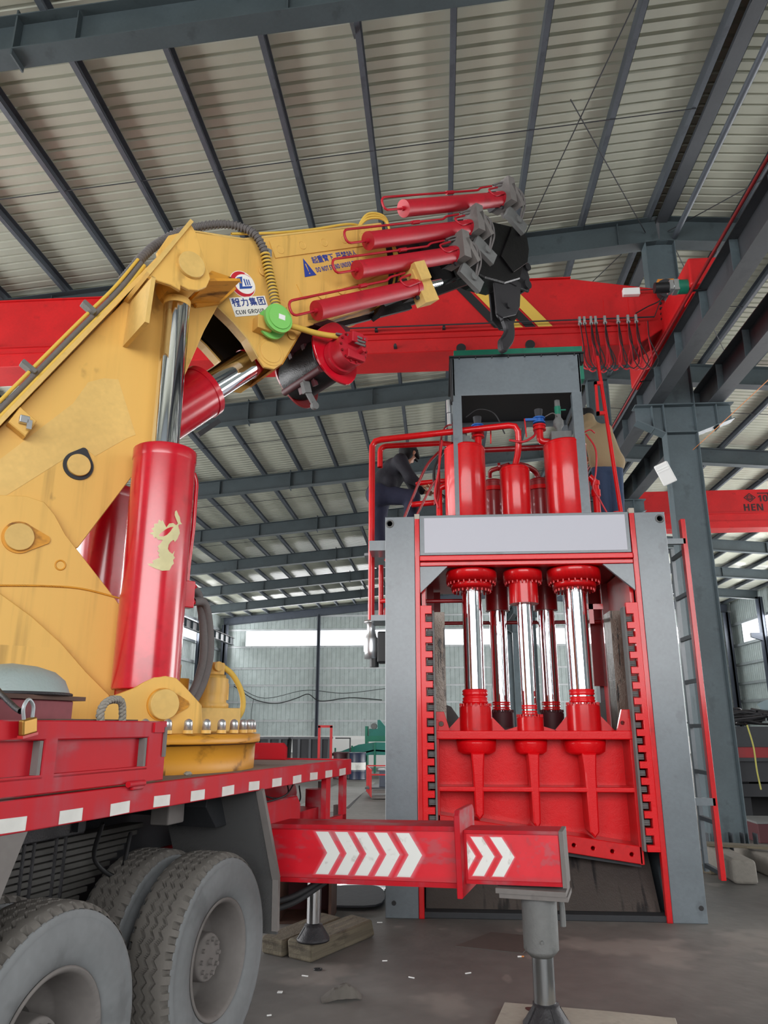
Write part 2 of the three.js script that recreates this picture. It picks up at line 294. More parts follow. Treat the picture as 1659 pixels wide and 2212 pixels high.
{
  const prof = [], n = 14, p = 0.2;
  for (let i = 0; i < n; i++) for (const [t, h] of [[0, 0], [0.138, 0], [0.152, 0.038], [0.178, 0.038]]) prof.push(V(0, h, -(i * p + t)));
  prof.push(V(0, 0, -n * p - 0.004));
  const gl = share(sweep(prof, V(XL - XR - 0.3, -(XR - XL + 0.3) * SL, 0), V(0, 0.05, 0))), gr = share(sweep(prof, V(XW - XR + 0.3, -(XW - XR + 0.3) * SR, 0), V(0, 0.05, 0)));
  for (let k = 0; k < 23; k++) for (const g of [gl, gr]) { const s = obj('roof_sheet', g, m.roof, ceiling); s.position.set(XR, YR, ZF + 0.6 - k * 2.8); }
  obj('ridge_cap', [b2(XR - 0.4, XR + 0.4, YR + 0.06, YR + 0.09, ZB - 0.5, ZF + 0.6)], m.roof, ceiling);
  const cpur = (s) => share(b2(-0.006, 0, -0.19, 0, ZB, ZF), b2(0, s * 0.075, -0.19, -0.184, ZB, ZF), b2(0, s * 0.075, -0.006, 0, ZB, ZF), b2(s * 0.075, s * 0.07, -0.19, -0.165, ZB, ZF));
  const pl = cpur(1), pr = cpur(-1);
  for (let k = 0; k < 16; k++) { const x = 3.94 - 1.212 * k, q = obj('purlin', pl, m.purlin, ceiling); q.position.set(x, roofY(x) - 0.005, 0); }
  for (let k = 0; k < 13; k++) { const x = 4.36 + 1.212 * k, q = obj('purlin', pr, m.purlin, ceiling); q.position.set(x, roofY(x) - 0.005, 0); }
  const plate = share(bx(0.02, 0.66, 0.26)), stiff = share(bx(0.012, 0.46, 0.2)), brace = share(bar([0, 0, 0], [0.02, 0.62, 0.9], 0.04, 0.04));
  FR.concat([-1.2, 4.4]).forEach((z) => {
    const dy = 0.19 + 0.255;
    const rl = obj('rafter', ibeam([XL + 0.45, roofY(XL + 0.45) - dy, z], [XR - 0.02, YR - dy, z], 0.51, 0.28), m.rafter, ceiling);
    const rr = obj('rafter', ibeam([XR + 0.02, YR - dy, z], [XW - 0.45, roofY(XW - 0.45) - dy, z], 0.51, 0.28), m.rafter, ceiling);
    for (const x of [-4.83]) { const q = obj('splice_plate', plate, m.rafter, rl); q.position.set(x, roofY(x) - dy, z); }
    for (const x of [-12, -9.6, -7.2, -4.1, -1.6, 1.4, 3.4]) { const q = obj('stiffener', stiff, m.rafter, rl); q.position.set(x, roofY(x) - dy, z); }
    for (const x of [-10.6, -5.756, -0.908, 2.728]) { const q = obj('fly_brace', brace, m.steelDark, rl); q.position.set(x, roofY(x) - 0.68, z); q.rotation.y = Math.PI; }
    for (const x of [7.2, 11, 15]) { const q = obj('stiffener', stiff, m.rafter, rr); q.position.set(x, roofY(x) - dy, z); }
  });
  obj('rafter', ibeam([XL + 0.3, roofY(XL + 0.3) - 0.44, ZB + 0.25], [XR, YR - 0.44, ZB + 0.25], 0.51, 0.24), m.steelBlue, ceiling);
  obj('rafter', ibeam([XR, YR - 0.44, ZB + 0.25], [XW - 0.3, roofY(XW - 0.3) - 0.44, ZB + 0.25], 0.51, 0.24), m.steelBlue, ceiling);
  // slotted cable tray and tie tube along the ridge, thin brace rods
  obj('cable_tray', [b2(4.13, 4.32, 10.62, 10.625, ZB, ZF), b2(4.13, 4.135, 10.62, 10.68, ZB, ZF), b2(4.315, 4.32, 10.62, 10.68, ZB, ZF)], m.steelDark, ceiling);
  obj('tie_tube', [rod([4.42, 10.3, -12.05], [4.42, 10.3, -6.65], 0.05), rod([4.42, 10.3, -12.05], [4.42, 10.3, -17.65], 0.05)], m.purlin, ceiling);
  for (const [a, b] of [[[2.75, 10.5, -6.8], [1.7, 10.4, -12]], [[2.05, 10.45, -8.9], [3.9, 10.4, -12]], [[4.3, 10.4, -12], [8.6, 10.1, -6.8]], [[1.6, 10.4, -17.5], [3.9, 10.5, -12.2]], [[4.4, 10.4, -12.2], [7.5, 10.1, -17.5]], [[8.5, 10.2, -12], [12.2, 9.9, -6.8]]]) obj('brace_rod', rod(a, b, 0.009, 0.009, 6), m.dark, ceiling);
  obj('brace_rod', rod([-15, 8.9, -9.4], [4, 10.64, -9.4], 0.008, 0.008, 6), m.dark, ceiling);
  for (const z of [-14.85, -20.4, -26, -31.6]) obj('sag_rod', [rod([-15, 8.95, z], [4, 10.66, z], 0.009, 0.009, 6), rod([4.3, 10.66, z], [19, 9.5, z], 0.009, 0.009, 6)], m.dark, ceiling);
}
// walls: vertical ribbed cladding on light girts
function ribs(len) { const pr = []; for (let t = 0; t < len; t += 0.3) for (const [a, h] of [[0, 0], [0.255, 0], [0.265, 0.022], [0.29, 0.022]]) pr.push([Math.min(t + a, len), h]); pr.push([len, 0]); return pr; }
const wallBack = struct('wall_back', null); wallBack.userData.kind = 'structure';
{
  const pieces = [[XL, -13.4, 1.05, 8.9], [-13.4, -8.26, 1.05, 6.95], [-8.26, -2, 1.05, 6.95], [-2, 4.15, 1.05, 6.95], [4.15, 10.5, 1.05, 6.95], [10.5, 16.3, 1.05, 6.95], [16.3, XW, 1.05, 9.5],
    [-13.4, -8.26, 8.05, 9.15], [-8.26, -2, 8.05, 9.65], [-2, 4.15, 8.05, 10.2], [4.15, 10.5, 8.05, 10.3], [10.5, 16.3, 8.05, 9.8]];
  for (const [x0, x1, y0, y1] of pieces) obj('cladding_sheet', sweep(ribs(x1 - x0).map(([t, h]) => V(x0 + t, y0, ZB - h)), V(0, y1 - y0, 0), V(0, 0, -0.06)), m.wall, wallBack);
  obj('gable_top', [ext([[XL, 8.7], [XL, roofY(XL) + 0.03], [XR, YR + 0.03], [XW, roofY(XW) + 0.03], [XW, 9.3], [XR, 9.9]], ZB - 0.1, ZB - 0.03)], m.wall, wallBack);
  obj('dado', b2(XL, XW, 0, 1.05, ZB - 0.2, ZB + 0.05), m.white, wallBack);
  for (const y of [2.02, 3.23, 4.33, 5.47, 6.92, 8.08, 9.02]) obj('girt', [b2(XL, XW, y - 0.06, y + 0.06, ZB + 0.02, ZB + 0.05), b2(XL, XW, y + 0.05, y + 0.06, ZB + 0.02, ZB + 0.12)], m.girt, wallBack);
  for (const x of [-8.26, -2, 10.5]) obj('wind_post', ibeam([x, 0, ZB + 0.32], [x, roofY(x) - 0.6, ZB + 0.32], 0.26, 0.26).map((g) => g), m.steelBlue, wallBack);
  const xs = [-13.4, -8.38, -8.14, -2.12, -1.88, 4.0, 4.3, 10.38, 10.62, 16.3];
  for (let i = 0; i < xs.length; i += 2) struct('window_' + (i / 2 + 1), b2(xs[i], xs[i + 1], 6.95, 8.05, ZB - 0.05, ZB - 0.03), m.window);
}
function sideWall(name, x, s, wn, dz) {                               // dz: stretch left open as an added doorway for extra light
  const w = struct(name, null); w.userData.kind = 'structure';
  const put = (z0, z1, y0, y1) => obj('cladding_sheet', sweep(ribs(z0 - z1).map(([t, h]) => V(x + s * h, y0, z0 - t)), V(0, y1 - y0, 0), V(s * 0.06, 0, 0)), m.wall, w);
  const top = roofY(x) + 0.1;
  for (let k = 0; k < 11; k++) { const z0 = ZF - 0.2 - k * 5.65, z1 = Math.max(ZB, z0 - 5.65), zc = (z0 + z1) / 2; put(z0, z1, zc < dz[0] && zc > dz[1] ? 6.2 : 1.05, 6.75); put(z0, z1, 8.05, top); }
  put(ZF, 6, 6.75, 8.05); put(-49.9, ZB, 6.75, 8.05);
  for (const [z0, z1] of [[ZF, dz[0]], [dz[1], ZB]]) {
    obj('dado', b2(x - 0.12, x + 0.12, 0, 1.05, z1, z0), m.white, w);
    for (const y of [2.0, 3.2, 4.3, 5.5]) obj('girt', b2(x - s * 0.02, x - s * 0.16, y - 0.08, y + 0.08, z1, z0), m.galv, w);
  }
  for (const y of [6.72, 8.08]) obj('girt', b2(x - s * 0.02, x - s * 0.16, y - 0.08, y + 0.08, ZB, ZF), m.galv, w);
  for (let k = 0; k < 10; k++) { const z0 = 6 - k * 5.59; struct('window_' + (wn + k), b2(x + s * 0.03, x + s * 0.05, 6.75, 8.05, z0 - 0.1, z0 - 5.5), m.window); }
}
sideWall('wall_left', XL, -1, 6, [-0.5, -17.45]); sideWall('wall_right', XW, 1, 16, [-11.8, -40.05]);
struct('wall_front', [b2(-9.5, 11.5, 0, 2.5, ZF, ZF + 0.2), b2(XL, -9.5, 0, 9.2, ZF, ZF + 0.2), b2(11.5, XW, 0, 9.7, ZF, ZF + 0.2), ext([[-9.5, 8.1], [11.5, 8.1], [11.5, 10.15], [XR, YR], [-9.5, 9.5]], ZF, ZF + 0.2)], m.wallOut);  // unseen end wall; its sill is raised so low reflections stay dark

// ---------------------------------------------------------------- columns with crane brackets
function column(z, label, detail) {
  const t = thing('steel_column', label, 'column', 4.11, 0, z, 0, 'columns of the middle row');
  const top = YR - 0.7;
  obj('shaft', [b2(-0.25, 0.25, 0, top, -0.006, 0.006), b2(-0.262, -0.25, 0, top, -0.13, 0.13), b2(0.25, 0.262, 0, top, -0.13, 0.13)], m.steelPaint, t);
  obj('bracket', [ext([[-0.262, 6.46], [-0.7, 6.7], [-0.7, 6.955], [-0.262, 6.955]], -0.006, 0.006), ext([[0.262, 6.46], [0.88, 6.7], [0.88, 6.955], [0.262, 6.955]], -0.006, 0.006), b2(-0.72, 0.9, 6.955, 6.975, -0.12, 0.12),
    bar([-0.26, 6.45, 0], [-0.71, 6.69, 0], 0.016, 0.24, V(0, 0, 1)), bar([0.26, 6.45, 0], [0.89, 6.69, 0], 0.016, 0.24, V(0, 0, 1))], m.steelPaint, t);
  const st = share(bx(0.014, 0.42, 0.2));
  for (const x of [-0.44, 0.62]) { const q = obj('stiffener', st, m.steelPaint, t); q.position.set(x, 6.74, 0); }
  const cp = share(T(bx(0.49, 0.016, 0.12), 0, 0, 0.068));
  for (const y of [6.46, 6.965, 10.16]) { const q = obj('cross_plate', cp, m.steelPaint, t); q.position.set(0, y, 0); }
  if (detail) {
    const sock = share(bx(0.012, 0.24, 0.16)); obj('base_plate', bx(0.8, 0.03, 0.5, 0, 0.015, 0), m.steelDark, t);
    for (const x of [-0.34, -0.16, 0.0, 0.16, 0.34]) { const q = obj('base_rib', sock, m.steelDark, t); q.position.set(x, 0.14, 0.16); }
  }
  return t;
}
column(-12.05, 'large grey steel column right of the red press, nearest of its row', true);
['second', 'third', 'fourth', 'fifth', 'sixth', 'seventh'].forEach((n, i) => column(FR[2 + i], n + ' grey steel column of the middle row, counting back from the large near one', false));
{
  const t = thing('steel_column', 'dark blue steel column in the far left corner of the hall', 'column', XL + 0.5, 0, ZB + 0.5);
  obj('shaft', ibeam([0, 0, 0], [0, 8.4, 0], 0.5, 0.6), m.steelBlue, t);
  const u = thing('steel_column', 'dark blue steel column in the far right corner of the hall', 'column', XW - 0.5, 0, ZB + 0.5);
  obj('shaft', ibeam([0, 0, 0], [0, 8.9, 0], 0.5, 0.6), m.steelBlue, u);
  const nth = ['second', 'first']; let k = 0;
  for (const z of FR.slice(6)) {
    const c = thing('steel_column', nth[k] + ' slate blue column along the left wall, counting from the far corner', 'column', XL + 0.42, 0, z, 0, 'columns along the left wall');
    obj('shaft', ibeam([0, 0, 0], [0, 8.65, 0], 0.46, 0.26), m.steelBlue, c);
    obj('bracket', [ext([[0.1, 6.5], [0.75, 6.72], [0.75, 6.97], [0.1, 6.97]], -0.1, 0.1)], m.steelBlue, c);
    const d = thing('steel_column', nth[k++] + ' slate blue column along the right wall, counting from the far corner', 'column', XW - 0.42, 0, z, 0, 'columns along the right wall');
    obj('shaft', ibeam([0, 0, 0], [0, 9.1, 0], 0.46, 0.26), m.steelBlue, d);
    obj('bracket', [ext([[-0.1, 6.5], [-0.75, 6.72], [-0.75, 6.97], [-0.1, 6.97]], -0.1, 0.1)], m.steelBlue, d);
  }
}
function runway(x, z0, label) {
  const t = thing('runway_beam', label, 'crane runway', x, 6.975, 0);
  obj('bottom_flange', b2(-0.12, 0.12, 0, 0.014, z0 - 0.6, 6), m.steelDark, t);
  obj('web', b2(-0.005, 0.005, 0.014, 0.47, z0 - 0.6, 6), m.steelDark, t);
  obj('top_flange', b2(-0.13, 0.13, 0.47, 0.485, z0 - 0.6, 6), m.steelDark, t);
  obj('rail', b2(-0.03, 0.03, 0.485, 0.54, z0 - 0.6, 6), m.rust, t);
  const st = share(b2(-0.11, -0.006, 0.014, 0.47, -0.005, 0.005), b2(0.006, 0.11, 0.014, 0.47, -0.005, 0.005));
  for (let z = 4.2; z > z0; z -= 1.12) { const q = obj('web_stiffener', st, m.steelPaint, t); q.position.z = z; }
  return t;
}
const rw1 = runway(3.73, -50, 'dark crane runway beam on the left side of the middle columns');
obj('conductor_rail', [rod([-0.22, 0.45, 5], [-0.22, 0.45, ZB + 1], 0.022, 0.022, 8)], m.deepRed, rw1, 'thin dark red conductor rail');
const cb = share(bar([-0.22, 0.45, 0], [0, 0.47, 0], 0.015, 0.03)); for (let z = 2; z > -50; z -= 2.8) { const q = obj('rail_holder', cb, m.dark, rw1); q.position.z = z; }
runway(4.72, -50, 'dark crane runway beam on the right side of the middle columns');
runway(XL + 1.15, -50, 'dark crane runway beam carried along the left wall');
runway(XW - 1.15, -38, 'dark crane runway beam carried along the right wall');

// ---------------------------------------------------------------- the two red overhead cranes
{
  const t = thing('bridge_crane', 'large red overhead bridge crane with hazard stripes spanning above the press', 'overhead crane', 0, 0, 0);
  const gz = -10.6, L = -13.8;
  obj('girder', [ext([[L, 8.1], [L + 1.2, 7.38], [3.16, 7.4], [3.66, 7.72], [3.62, 8.34], [2.2, 8.6], [L + 1.6, 8.6], [L, 8.3]], gz - 0.7, gz, 0.012)], m.bridgeRed, t);
  obj('ledge', [b2(L + 0.4, 3.2, 7.72, 7.735, gz, gz + 0.05), b2(L + 0.8, 3.0, 7.62, 7.63, gz, gz + 0.03), b2(L + 1.4, 2.2, 8.6, 8.615, gz - 0.64, gz + 0.03)], m.bridgeRed, t);
  const par = (x, w) => polyGeo([[x, 8.52], [x + w, 8.52], [x + w + 0.62, 7.74], [x + 0.62, 7.74]], gz + 0.014);
  [[0.36, 0.17, m.black], [0.58, 0.22, m.cableYellow], [0.84, 0.16, m.black], [1.04, 0.22, m.cableYellow]].forEach(([x, w, mm]) => { const q = obj('hazard_stripe', par(x, w), mm, t); q.userData.label = mm === m.black ? 'black diagonal stripe' : 'yellow diagonal stripe'; });
  obj('end_carriage', [b2(3.54, 3.94, 7.56, 7.98, -12.6, -9.25, 0.03), b2(3.6, 3.88, 7.5, 7.62, -12.5, -12.1), b2(3.6, 3.88, 7.5, 7.62, -9.75, -9.4)], m.bridgeRed, t);
  obj('end_carriage', [b2(L - 0.25, L + 0.2, 7.56, 7.98, -12.6, -9.25, 0.03)], m.bridgeRed, t);
  obj('travel_motor', [cy(0.075, 0.075, 0.2, 3.2, 7.63, -9.42, 'x')], m.black, t, 'black travel motor');
  obj('motor_housing', [b2(3.29, 3.34, 7.56, 7.7, -9.5, -9.34), b2(3.35, 3.42, 7.55, 7.71, -9.5, -9.34), cy(0.07, 0.07, 0.16, 3.36, 7.63, -9.42, 'x')], m.silver, t);
  obj('gearbox', [cy(0.1, 0.1, 0.13, 3.48, 7.63, -9.42, 'x')], m.green, t, 'green gearbox');
  obj('junction_box', [b2(2.98, 3.24, 8.22, 8.34, gz, gz + 0.09, 0.012)], m.white, t, 'pale warning buzzer box');
  obj('horn', [cy(0.16, 0.11, 0.18, 3.62, 8.25, gz + 0.09, 'z', 20)], m.dark, t);
  obj('horn_hood', [b2(3.5, 3.75, 8.3, 8.42, gz, gz + 0.16)], M(0xd8842a, 0.5), t, 'orange hood');
  for (const [x, y0, y1] of [[2.72, 7.72, 8.2], [3.1, 7.74, 8.2]]) obj('rail_bracket', [b2(x - 0.04, x + 0.04, y0, y1, gz, gz + 0.02)], m.bridgeRed, t);
  obj('festoon_rail', [rod([-6, 7.79, gz + 0.12], [3.4, 7.79, gz + 0.12], 0.012, 0.012, 6), rod([3.4, 7.79, gz + 0.12], [3.6, 8.25, gz + 0.1], 0.008, 0.008, 6)], m.dark, t);
  const tr = share(b2(-0.02, 0.02, -0.06, 0.03, -0.03, 0.03, 0.006), cy(0.03, 0.03, 0.03, 0, -0.09, 0.01, 'z', 12));
  const tx = [2.26, 2.33, 2.43, 2.5, 2.64, 2.84, 2.99, 3.11];
  tx.forEach((x) => { const q = obj('cable_trolley', tr, m.silver, t); q.position.set(x, 7.79, gz + 0.14); });
  const lx = [[2.26, 2.43, 6.9], [2.33, 2.5, 6.86], [2.43, 2.64, 6.87], [2.5, 2.64, 6.84], [2.64, 2.84, 6.87], [2.84, 2.99, 6.88], [2.99, 3.11, 6.86], [3.11, 3.28, 6.87]];
  lx.forEach(([a, b, y], i) => { for (const k of [0, 1]) { const dz = 0.14 + 0.025 * k, c = (a + b) / 2 + (k ? 0.06 : -0.03); obj('festoon_cable', hose([[a, 7.7, gz + dz], [a + 0.02, 7.35, gz + dz + 0.02], [c - 0.1, 7.0, gz + dz + 0.05], [c, y, gz + dz + 0.06], [c + 0.1, 7.0, gz + dz + 0.05], [b - 0.01, 7.4, gz + dz + 0.02], [b, 7.7, gz + dz]], k ? 0.008 : 0.012, 6), k ? m.hoseBlack : m.cableRed, t); } });
  obj('feed_cable', hose([[3.24, 8.28, gz + 0.1], [3.4, 8.27, gz + 0.12], [3.55, 8.32, gz + 0.1]], 0.008, 6), m.hoseBlack, t);
  obj('feed_cable', hose([[3.12, 7.85, gz + 0.14], [3.3, 7.95, gz + 0.15], [3.5, 8.05, gz + 0.15], [3.6, 8.2, gz + 0.12]], 0.01, 6), m.hoseBlack, t);
  const bolt = share(cy(0.022, 0.022, 0.03, 0, 0, 0, 'z', 6));
  for (const y of [8.08, 7.99, 7.9, 7.81]) { const q = obj('bolt', bolt, m.black, t); q.position.set(3.55, y, gz + 0.015); }
  const clip = share(cy(0.02, 0.02, 0.08, 0, 0, 0.04, 'z', 8), bx(0.05, 0.02, 0.1, 0, -0.03, 0.05));
  for (const [x, y] of [[-7.2, 7.76], [-4.8, 7.78], [-0.9, 7.79], [0.17, 7.79], [-0.6, 7.5], [-3.2, 7.3]]) { const q = obj('clip', clip, m.dark, t); q.position.set(x, y, gz); }
  // trolley hoist hanging behind the girder: only its round caps show above the press cover
  obj('inspection_cap', [cy(0.075, 0.075, 0.05, 0.43, 7.42, gz + 0.02, 'z', 20)], m.black, t);
  obj('inspection_cap', [cy(0.075, 0.075, 0.05, 1.5, 7.44, gz + 0.02, 'z', 20)], m.black, t);
  const u = thing('bridge_crane', 'smaller red overhead crane with black lettering in the right bay', 'overhead crane', 0, 0, 0);
  const z2 = -21.6;
  obj('girder', [b2(5.2, 17.9, 7.44, 8.4, z2 - 0.5, z2, 0.01), b2(5.2, 17.9, 7.24, 7.44, z2 - 0.55, z2 + 0.05), ext([[4.9, 7.6], [5.2, 7.24], [5.2, 8.4], [4.9, 8.2]], z2 - 0.5, z2)], m.bridgeRed, u);
  obj('ledge', [b2(5.2, 17.9, 7.67, 7.7, z2, z2 + 0.05)], m.bridgeRed, u);
  obj('end_carriage', [b2(4.5, 4.94, 7.53, 8.0, z2 - 1.8, z2 + 1.4)], m.bridgeRed, u);
  obj('end_carriage', [b2(17.9, 18.6, 7.54, 8.0, z2 - 1.8, z2 + 1.4)], m.bridgeRed, u);
  const lt = canvasTex(512, 160, (g, w, h) => {
    g.fillStyle = '#000'; g.fillRect(0, 0, w, h); g.strokeStyle = g.fillStyle = '#fff'; g.lineWidth = 7;
    g.beginPath(); g.moveTo(70, 6); g.lineTo(116, 42); g.lineTo(70, 78); g.lineTo(24, 42); g.closePath(); g.stroke(); g.beginPath(); g.ellipse(70, 42, 22, 17, 0, 0, 7); g.stroke(); g.fillRect(44, 36, 52, 5); g.fillRect(44, 48, 52, 5);
    g.fillRect(136, 0, 376, 9); g.font = 'bold 78px sans-serif'; g.fillText('10', 134, 78); g.fillRect(222, 6, 26, 134); g.fillText('E', 268, 92); g.font = 'bold 84px sans-serif'; g.fillText('HEN', 4, 158); g.fillRect(236, 142, 240, 16); g.fillRect(262, 112, 214, 12);
  }, false);
  const q = obj('lettering', quad(1.75, 0.55), M(0x2a1016, 0.6, 0, { alphaMap: lt, transparent: true }), u, 'black lettering'); q.position.set(9.78, 8.02, z2 + 0.006);
  const hk = obj('hazard_patch', polyGeo([[6.9, 8.38], [7.3, 8.38], [7.1, 8.1]], z2 + 0.006), m.black, u);
}
// lamp, strap and cord on the near column
{
  const t = thing('floodlight', 'white square floodlight on a short arm fixed to the large column', 'floodlight', 3.66, 5.62, -11.6);
  const a = obj('housing', [new RoundedBoxGeometry(0.22, 0.36, 0.07, 2, 0.02), bx(0.18, 0.02, 0.075, 0, 0.1, 0.003), bx(0.18, 0.02, 0.075, 0, 0.06, 0.003)], m.white, t); a.rotation.set(0.5, -0.25, 0.5);
  obj('arm', [rod([0.05, 0.08, -0.03], [0.17, 0.16, -0.33], 0.015)], m.white, t);
  solo('lifting_strap', [hose([[4.52, 1.75, -11.85], [4.56, 1.45, -11.82], [4.57, 1.1, -11.83], [4.6, 0.85, -11.85]], 0.011, 6)], M(0xa8a350, 0.8), 'faded yellow green strap hanging against the large grey column', 'strap');
  solo('orange_cord', [hose([[4.2, 6.1, -12.2], [4.7, 6.5, -11.4], [5.4, 7.1, -10.6], [6.2, 7.9, -9.8]], 0.006, 5)], m.cableOrange, 'thin orange cord stretched from the large column to the upper right', 'cord');
}
// ---------------------------------------------------------------- the gantry shear press
const ZP = -7.78;
const press = thing('shear_press', 'tall grey and red gantry shear press standing in the middle of the floor', 'press machine', 0, 0, 0);
const pp = (n, g, mat, label) => obj(n, g, mat, press, label);
{
  // front posts with lifting eyes, rear posts, side plates
  const post = (x0, x1, ex, n) => {
    const g = ext([[x0, 0], [x1, 0], [x1, 3.92], [x0, 3.92]], ZP - 0.05, ZP, 0.004, [[ex, 3.845, 0.032]]);
    const q = pp('post', [g, b2(x0 + 0.02, x1 - 0.02, 0, 3.9, ZP - 0.3, ZP - 0.055)].slice(0, 1), m.grey);
    obj('lifting_eye', [T(new THREE.TorusGeometry(0.038, 0.009, 8, 24), ex, 3.845, ZP + 0.004)], m.castGrey, q);
    obj('foot_hole', cy(0.022, 0.022, 0.01, n < 0 ? x0 + 0.08 : x1 - 0.05, 0.13, ZP + 0.001, 'z', 16), m.black, q);
    return q;
  };
  post(-0.56, -0.245, -0.512, -1); post(2.085, 2.4, 2.345, 1);
  pp('side_plate', [b2(-0.27, -0.245, 0, 3.9, -9.65, ZP - 0.05), b2(-0.56, -0.54, 0, 3.9, -9.65, ZP - 0.05)], m.grey);
  pp('side_plate', [b2(2.085, 2.11, 0, 3.9, -9.65, ZP - 0.05), b2(2.38, 2.4, 0, 3.9, -9.65, ZP - 0.05)], m.grey);
  pp('rear_post', b2(-0.56, -0.1, 0, 3.9, -9.7, -9.5), m.grey); pp('rear_post', b2(1.94, 2.4, 0, 3.9, -9.7, -9.5), m.grey);
  pp('cylinder_beam', [b2(-0.24, 2.08, 3.38, 3.9, -9.6, ZP - 0.06)], m.deepRed);
  pp('top_platform', [b2(-0.56, 2.4, 3.9, 3.925, -9.7, ZP - 0.04)], m.grey);
  // header plate, red edge strips, red cross bars
  pp('header_plate', [b2(-0.19, 2.025, 3.49, 3.93, ZP - 0.04, ZP - 0.004, 0.004)], m.grey);
  pp('name_panel', [b2(-0.14, 1.985, 3.515, 3.9, ZP - 0.004, ZP + 0.001)], m.greyPale, 'plain pale panel');
  pp('edge_strip', [ext([[-0.242, 0], [-0.192, 0], [-0.192, 3.93], [-0.242, 3.93]], ZP - 0.06, ZP + 0.012, 0.006)], m.pressRed);
  pp('edge_strip', [ext([[2.033, 0], [2.083, 0], [2.083, 3.95], [2.033, 3.95]], ZP - 0.06, ZP + 0.012, 0.006)], m.pressRed);
  pp('strip_cap', [b2(-0.244, -0.19, 3.89, 3.945, ZP - 0.05, ZP + 0.014)], m.plyBoard); pp('strip_cap', [b2(2.031, 2.085, 3.91, 3.965, ZP - 0.05, ZP + 0.014)], m.plyBoard);
  pp('cross_bar', b2(-0.19, 2.03, 3.425, 3.482, ZP - 0.1, ZP + 0.02, 0.008), m.pressRough);
  pp('cross_bar', b2(-0.19, 2.03, 3.37, 3.415, ZP - 0.1, ZP + 0.01, 0.008), m.pressRed);
  pp('gusset', ext([[-0.19, 3.368], [0.1, 3.368], [-0.19, 3.09]], ZP - 0.05, ZP - 0.01), m.grey);
  pp('gusset', ext([[1.72, 3.368], [2.03, 3.368], [2.03, 3.09]], ZP - 0.05, ZP - 0.01), m.grey);
  // adjusting racks with square notches
  const comb = (x0, x1, top, bot, s) => {                             // x0 is the root side, x1 the tooth tips
    const p = [[x0, bot], [x1, bot], [x1, bot + 0.06]], d = x1 - x0, r = x0 + d * 0.42;
    let y = bot + 0.06;
    while (y + 0.15 < top) { p.push([r, y], [r, y + 0.085], [x1, y + 0.085]); y += 0.15; if (y + 0.15 < top) p.push([x1, y]); }
    p.push([x1, top], [x0, top]);
    const c = new THREE.Shape(p.map((q) => new THREE.Vector2(...q)));
    return ext(c, ZP - 0.06, ZP + 0.01, 0.003);
  };
  pp('rack', comb(-0.193, -0.075, 2.95, 0.62), m.pressRough); pp('rack', comb(2.034, 1.915, 2.96, 0.6), m.pressRough);
  const wedge = share(bx(0.07, 0.05, 0.05), cy(0.016, 0.016, 0.06, 0.0, 0, 0.02, 'x', 8));
  for (let k = 0; k < 15; k++) { const a = pp('adjusting_wedge', wedge, m.castGrey); a.position.set(-0.1, 0.72 + k * 0.15, ZP - 0.09); const b = pp('adjusting_wedge', wedge, m.castGrey); b.position.set(1.94, 0.7 + k * 0.15, ZP - 0.09); }
  pp('guide_bar', [b2(-0.068, -0.05, 0.62, 2.9, ZP - 0.16, ZP - 0.02)], m.castGrey); pp('guide_bar', [b2(1.89, 1.91, 0.6, 2.92, ZP - 0.16, ZP - 0.02)], m.castGrey);
  pp('guide_plate', [b2(-0.05, 0.06, 1.2, 2.95, -8.5, -8.25)], m.grease, 'grease smeared guide plate'); pp('guide_plate', [b2(1.86, 1.97, 1.1, 2.95, -8.6, -8.28)], m.grease, 'grease smeared guide plate');
  pp('inner_wall', [b2(-0.18, -0.14, 0.7, 3.36, -9.5, ZP - 0.1)], m.pressRed); pp('inner_wall', [b2(1.99, 2.03, 0.7, 3.36, -9.5, ZP - 0.1)], m.pressRed);
  pp('inner_rib', [b2(-0.14, 0.02, 2.2, 3.36, -9.4, -9.35), b2(-0.14, -0.06, 0.7, 3.36, -8.95, -8.9)], m.deepRed); pp('inner_rib', [b2(1.85, 2.0, 2.2, 3.36, -9.4, -9.35), b2(1.92, 2.0, 0.7, 3.36, -8.95, -8.9)], m.deepRed);
  pp('limit_bracket', [b2(1.66, 1.84, 3.0, 3.06, -8.55, -8.5), b2(1.68, 1.73, 2.84, 3.06, -8.55, -8.5)], m.pressRed);
  pp('cross_pipe', [pipe([[-0.18, 3.08, -8.3], [0.35, 3.08, -8.3], [0.35, 3.3, -8.3]], 0.022), pipe([[-0.15, 2.95, -9.2], [1.95, 2.95, -9.2]], 0.022)], m.deepRed);
  // table below the blade
  pp('bed_plate', bar([0.92, 0.05, -7.95], [0.92, 0.62, -8.3], 2.2, 0.03), m.oily);
  pp('bed_sill', [b2(-0.24, 2.08, 0, 0.055, -8.1, ZP - 0.02, 0.008)], m.chassis);
  pp('bed', [b2(-0.2, 2.04, 0, 0.6, -9.5, -8.4)], m.blackOil);
}
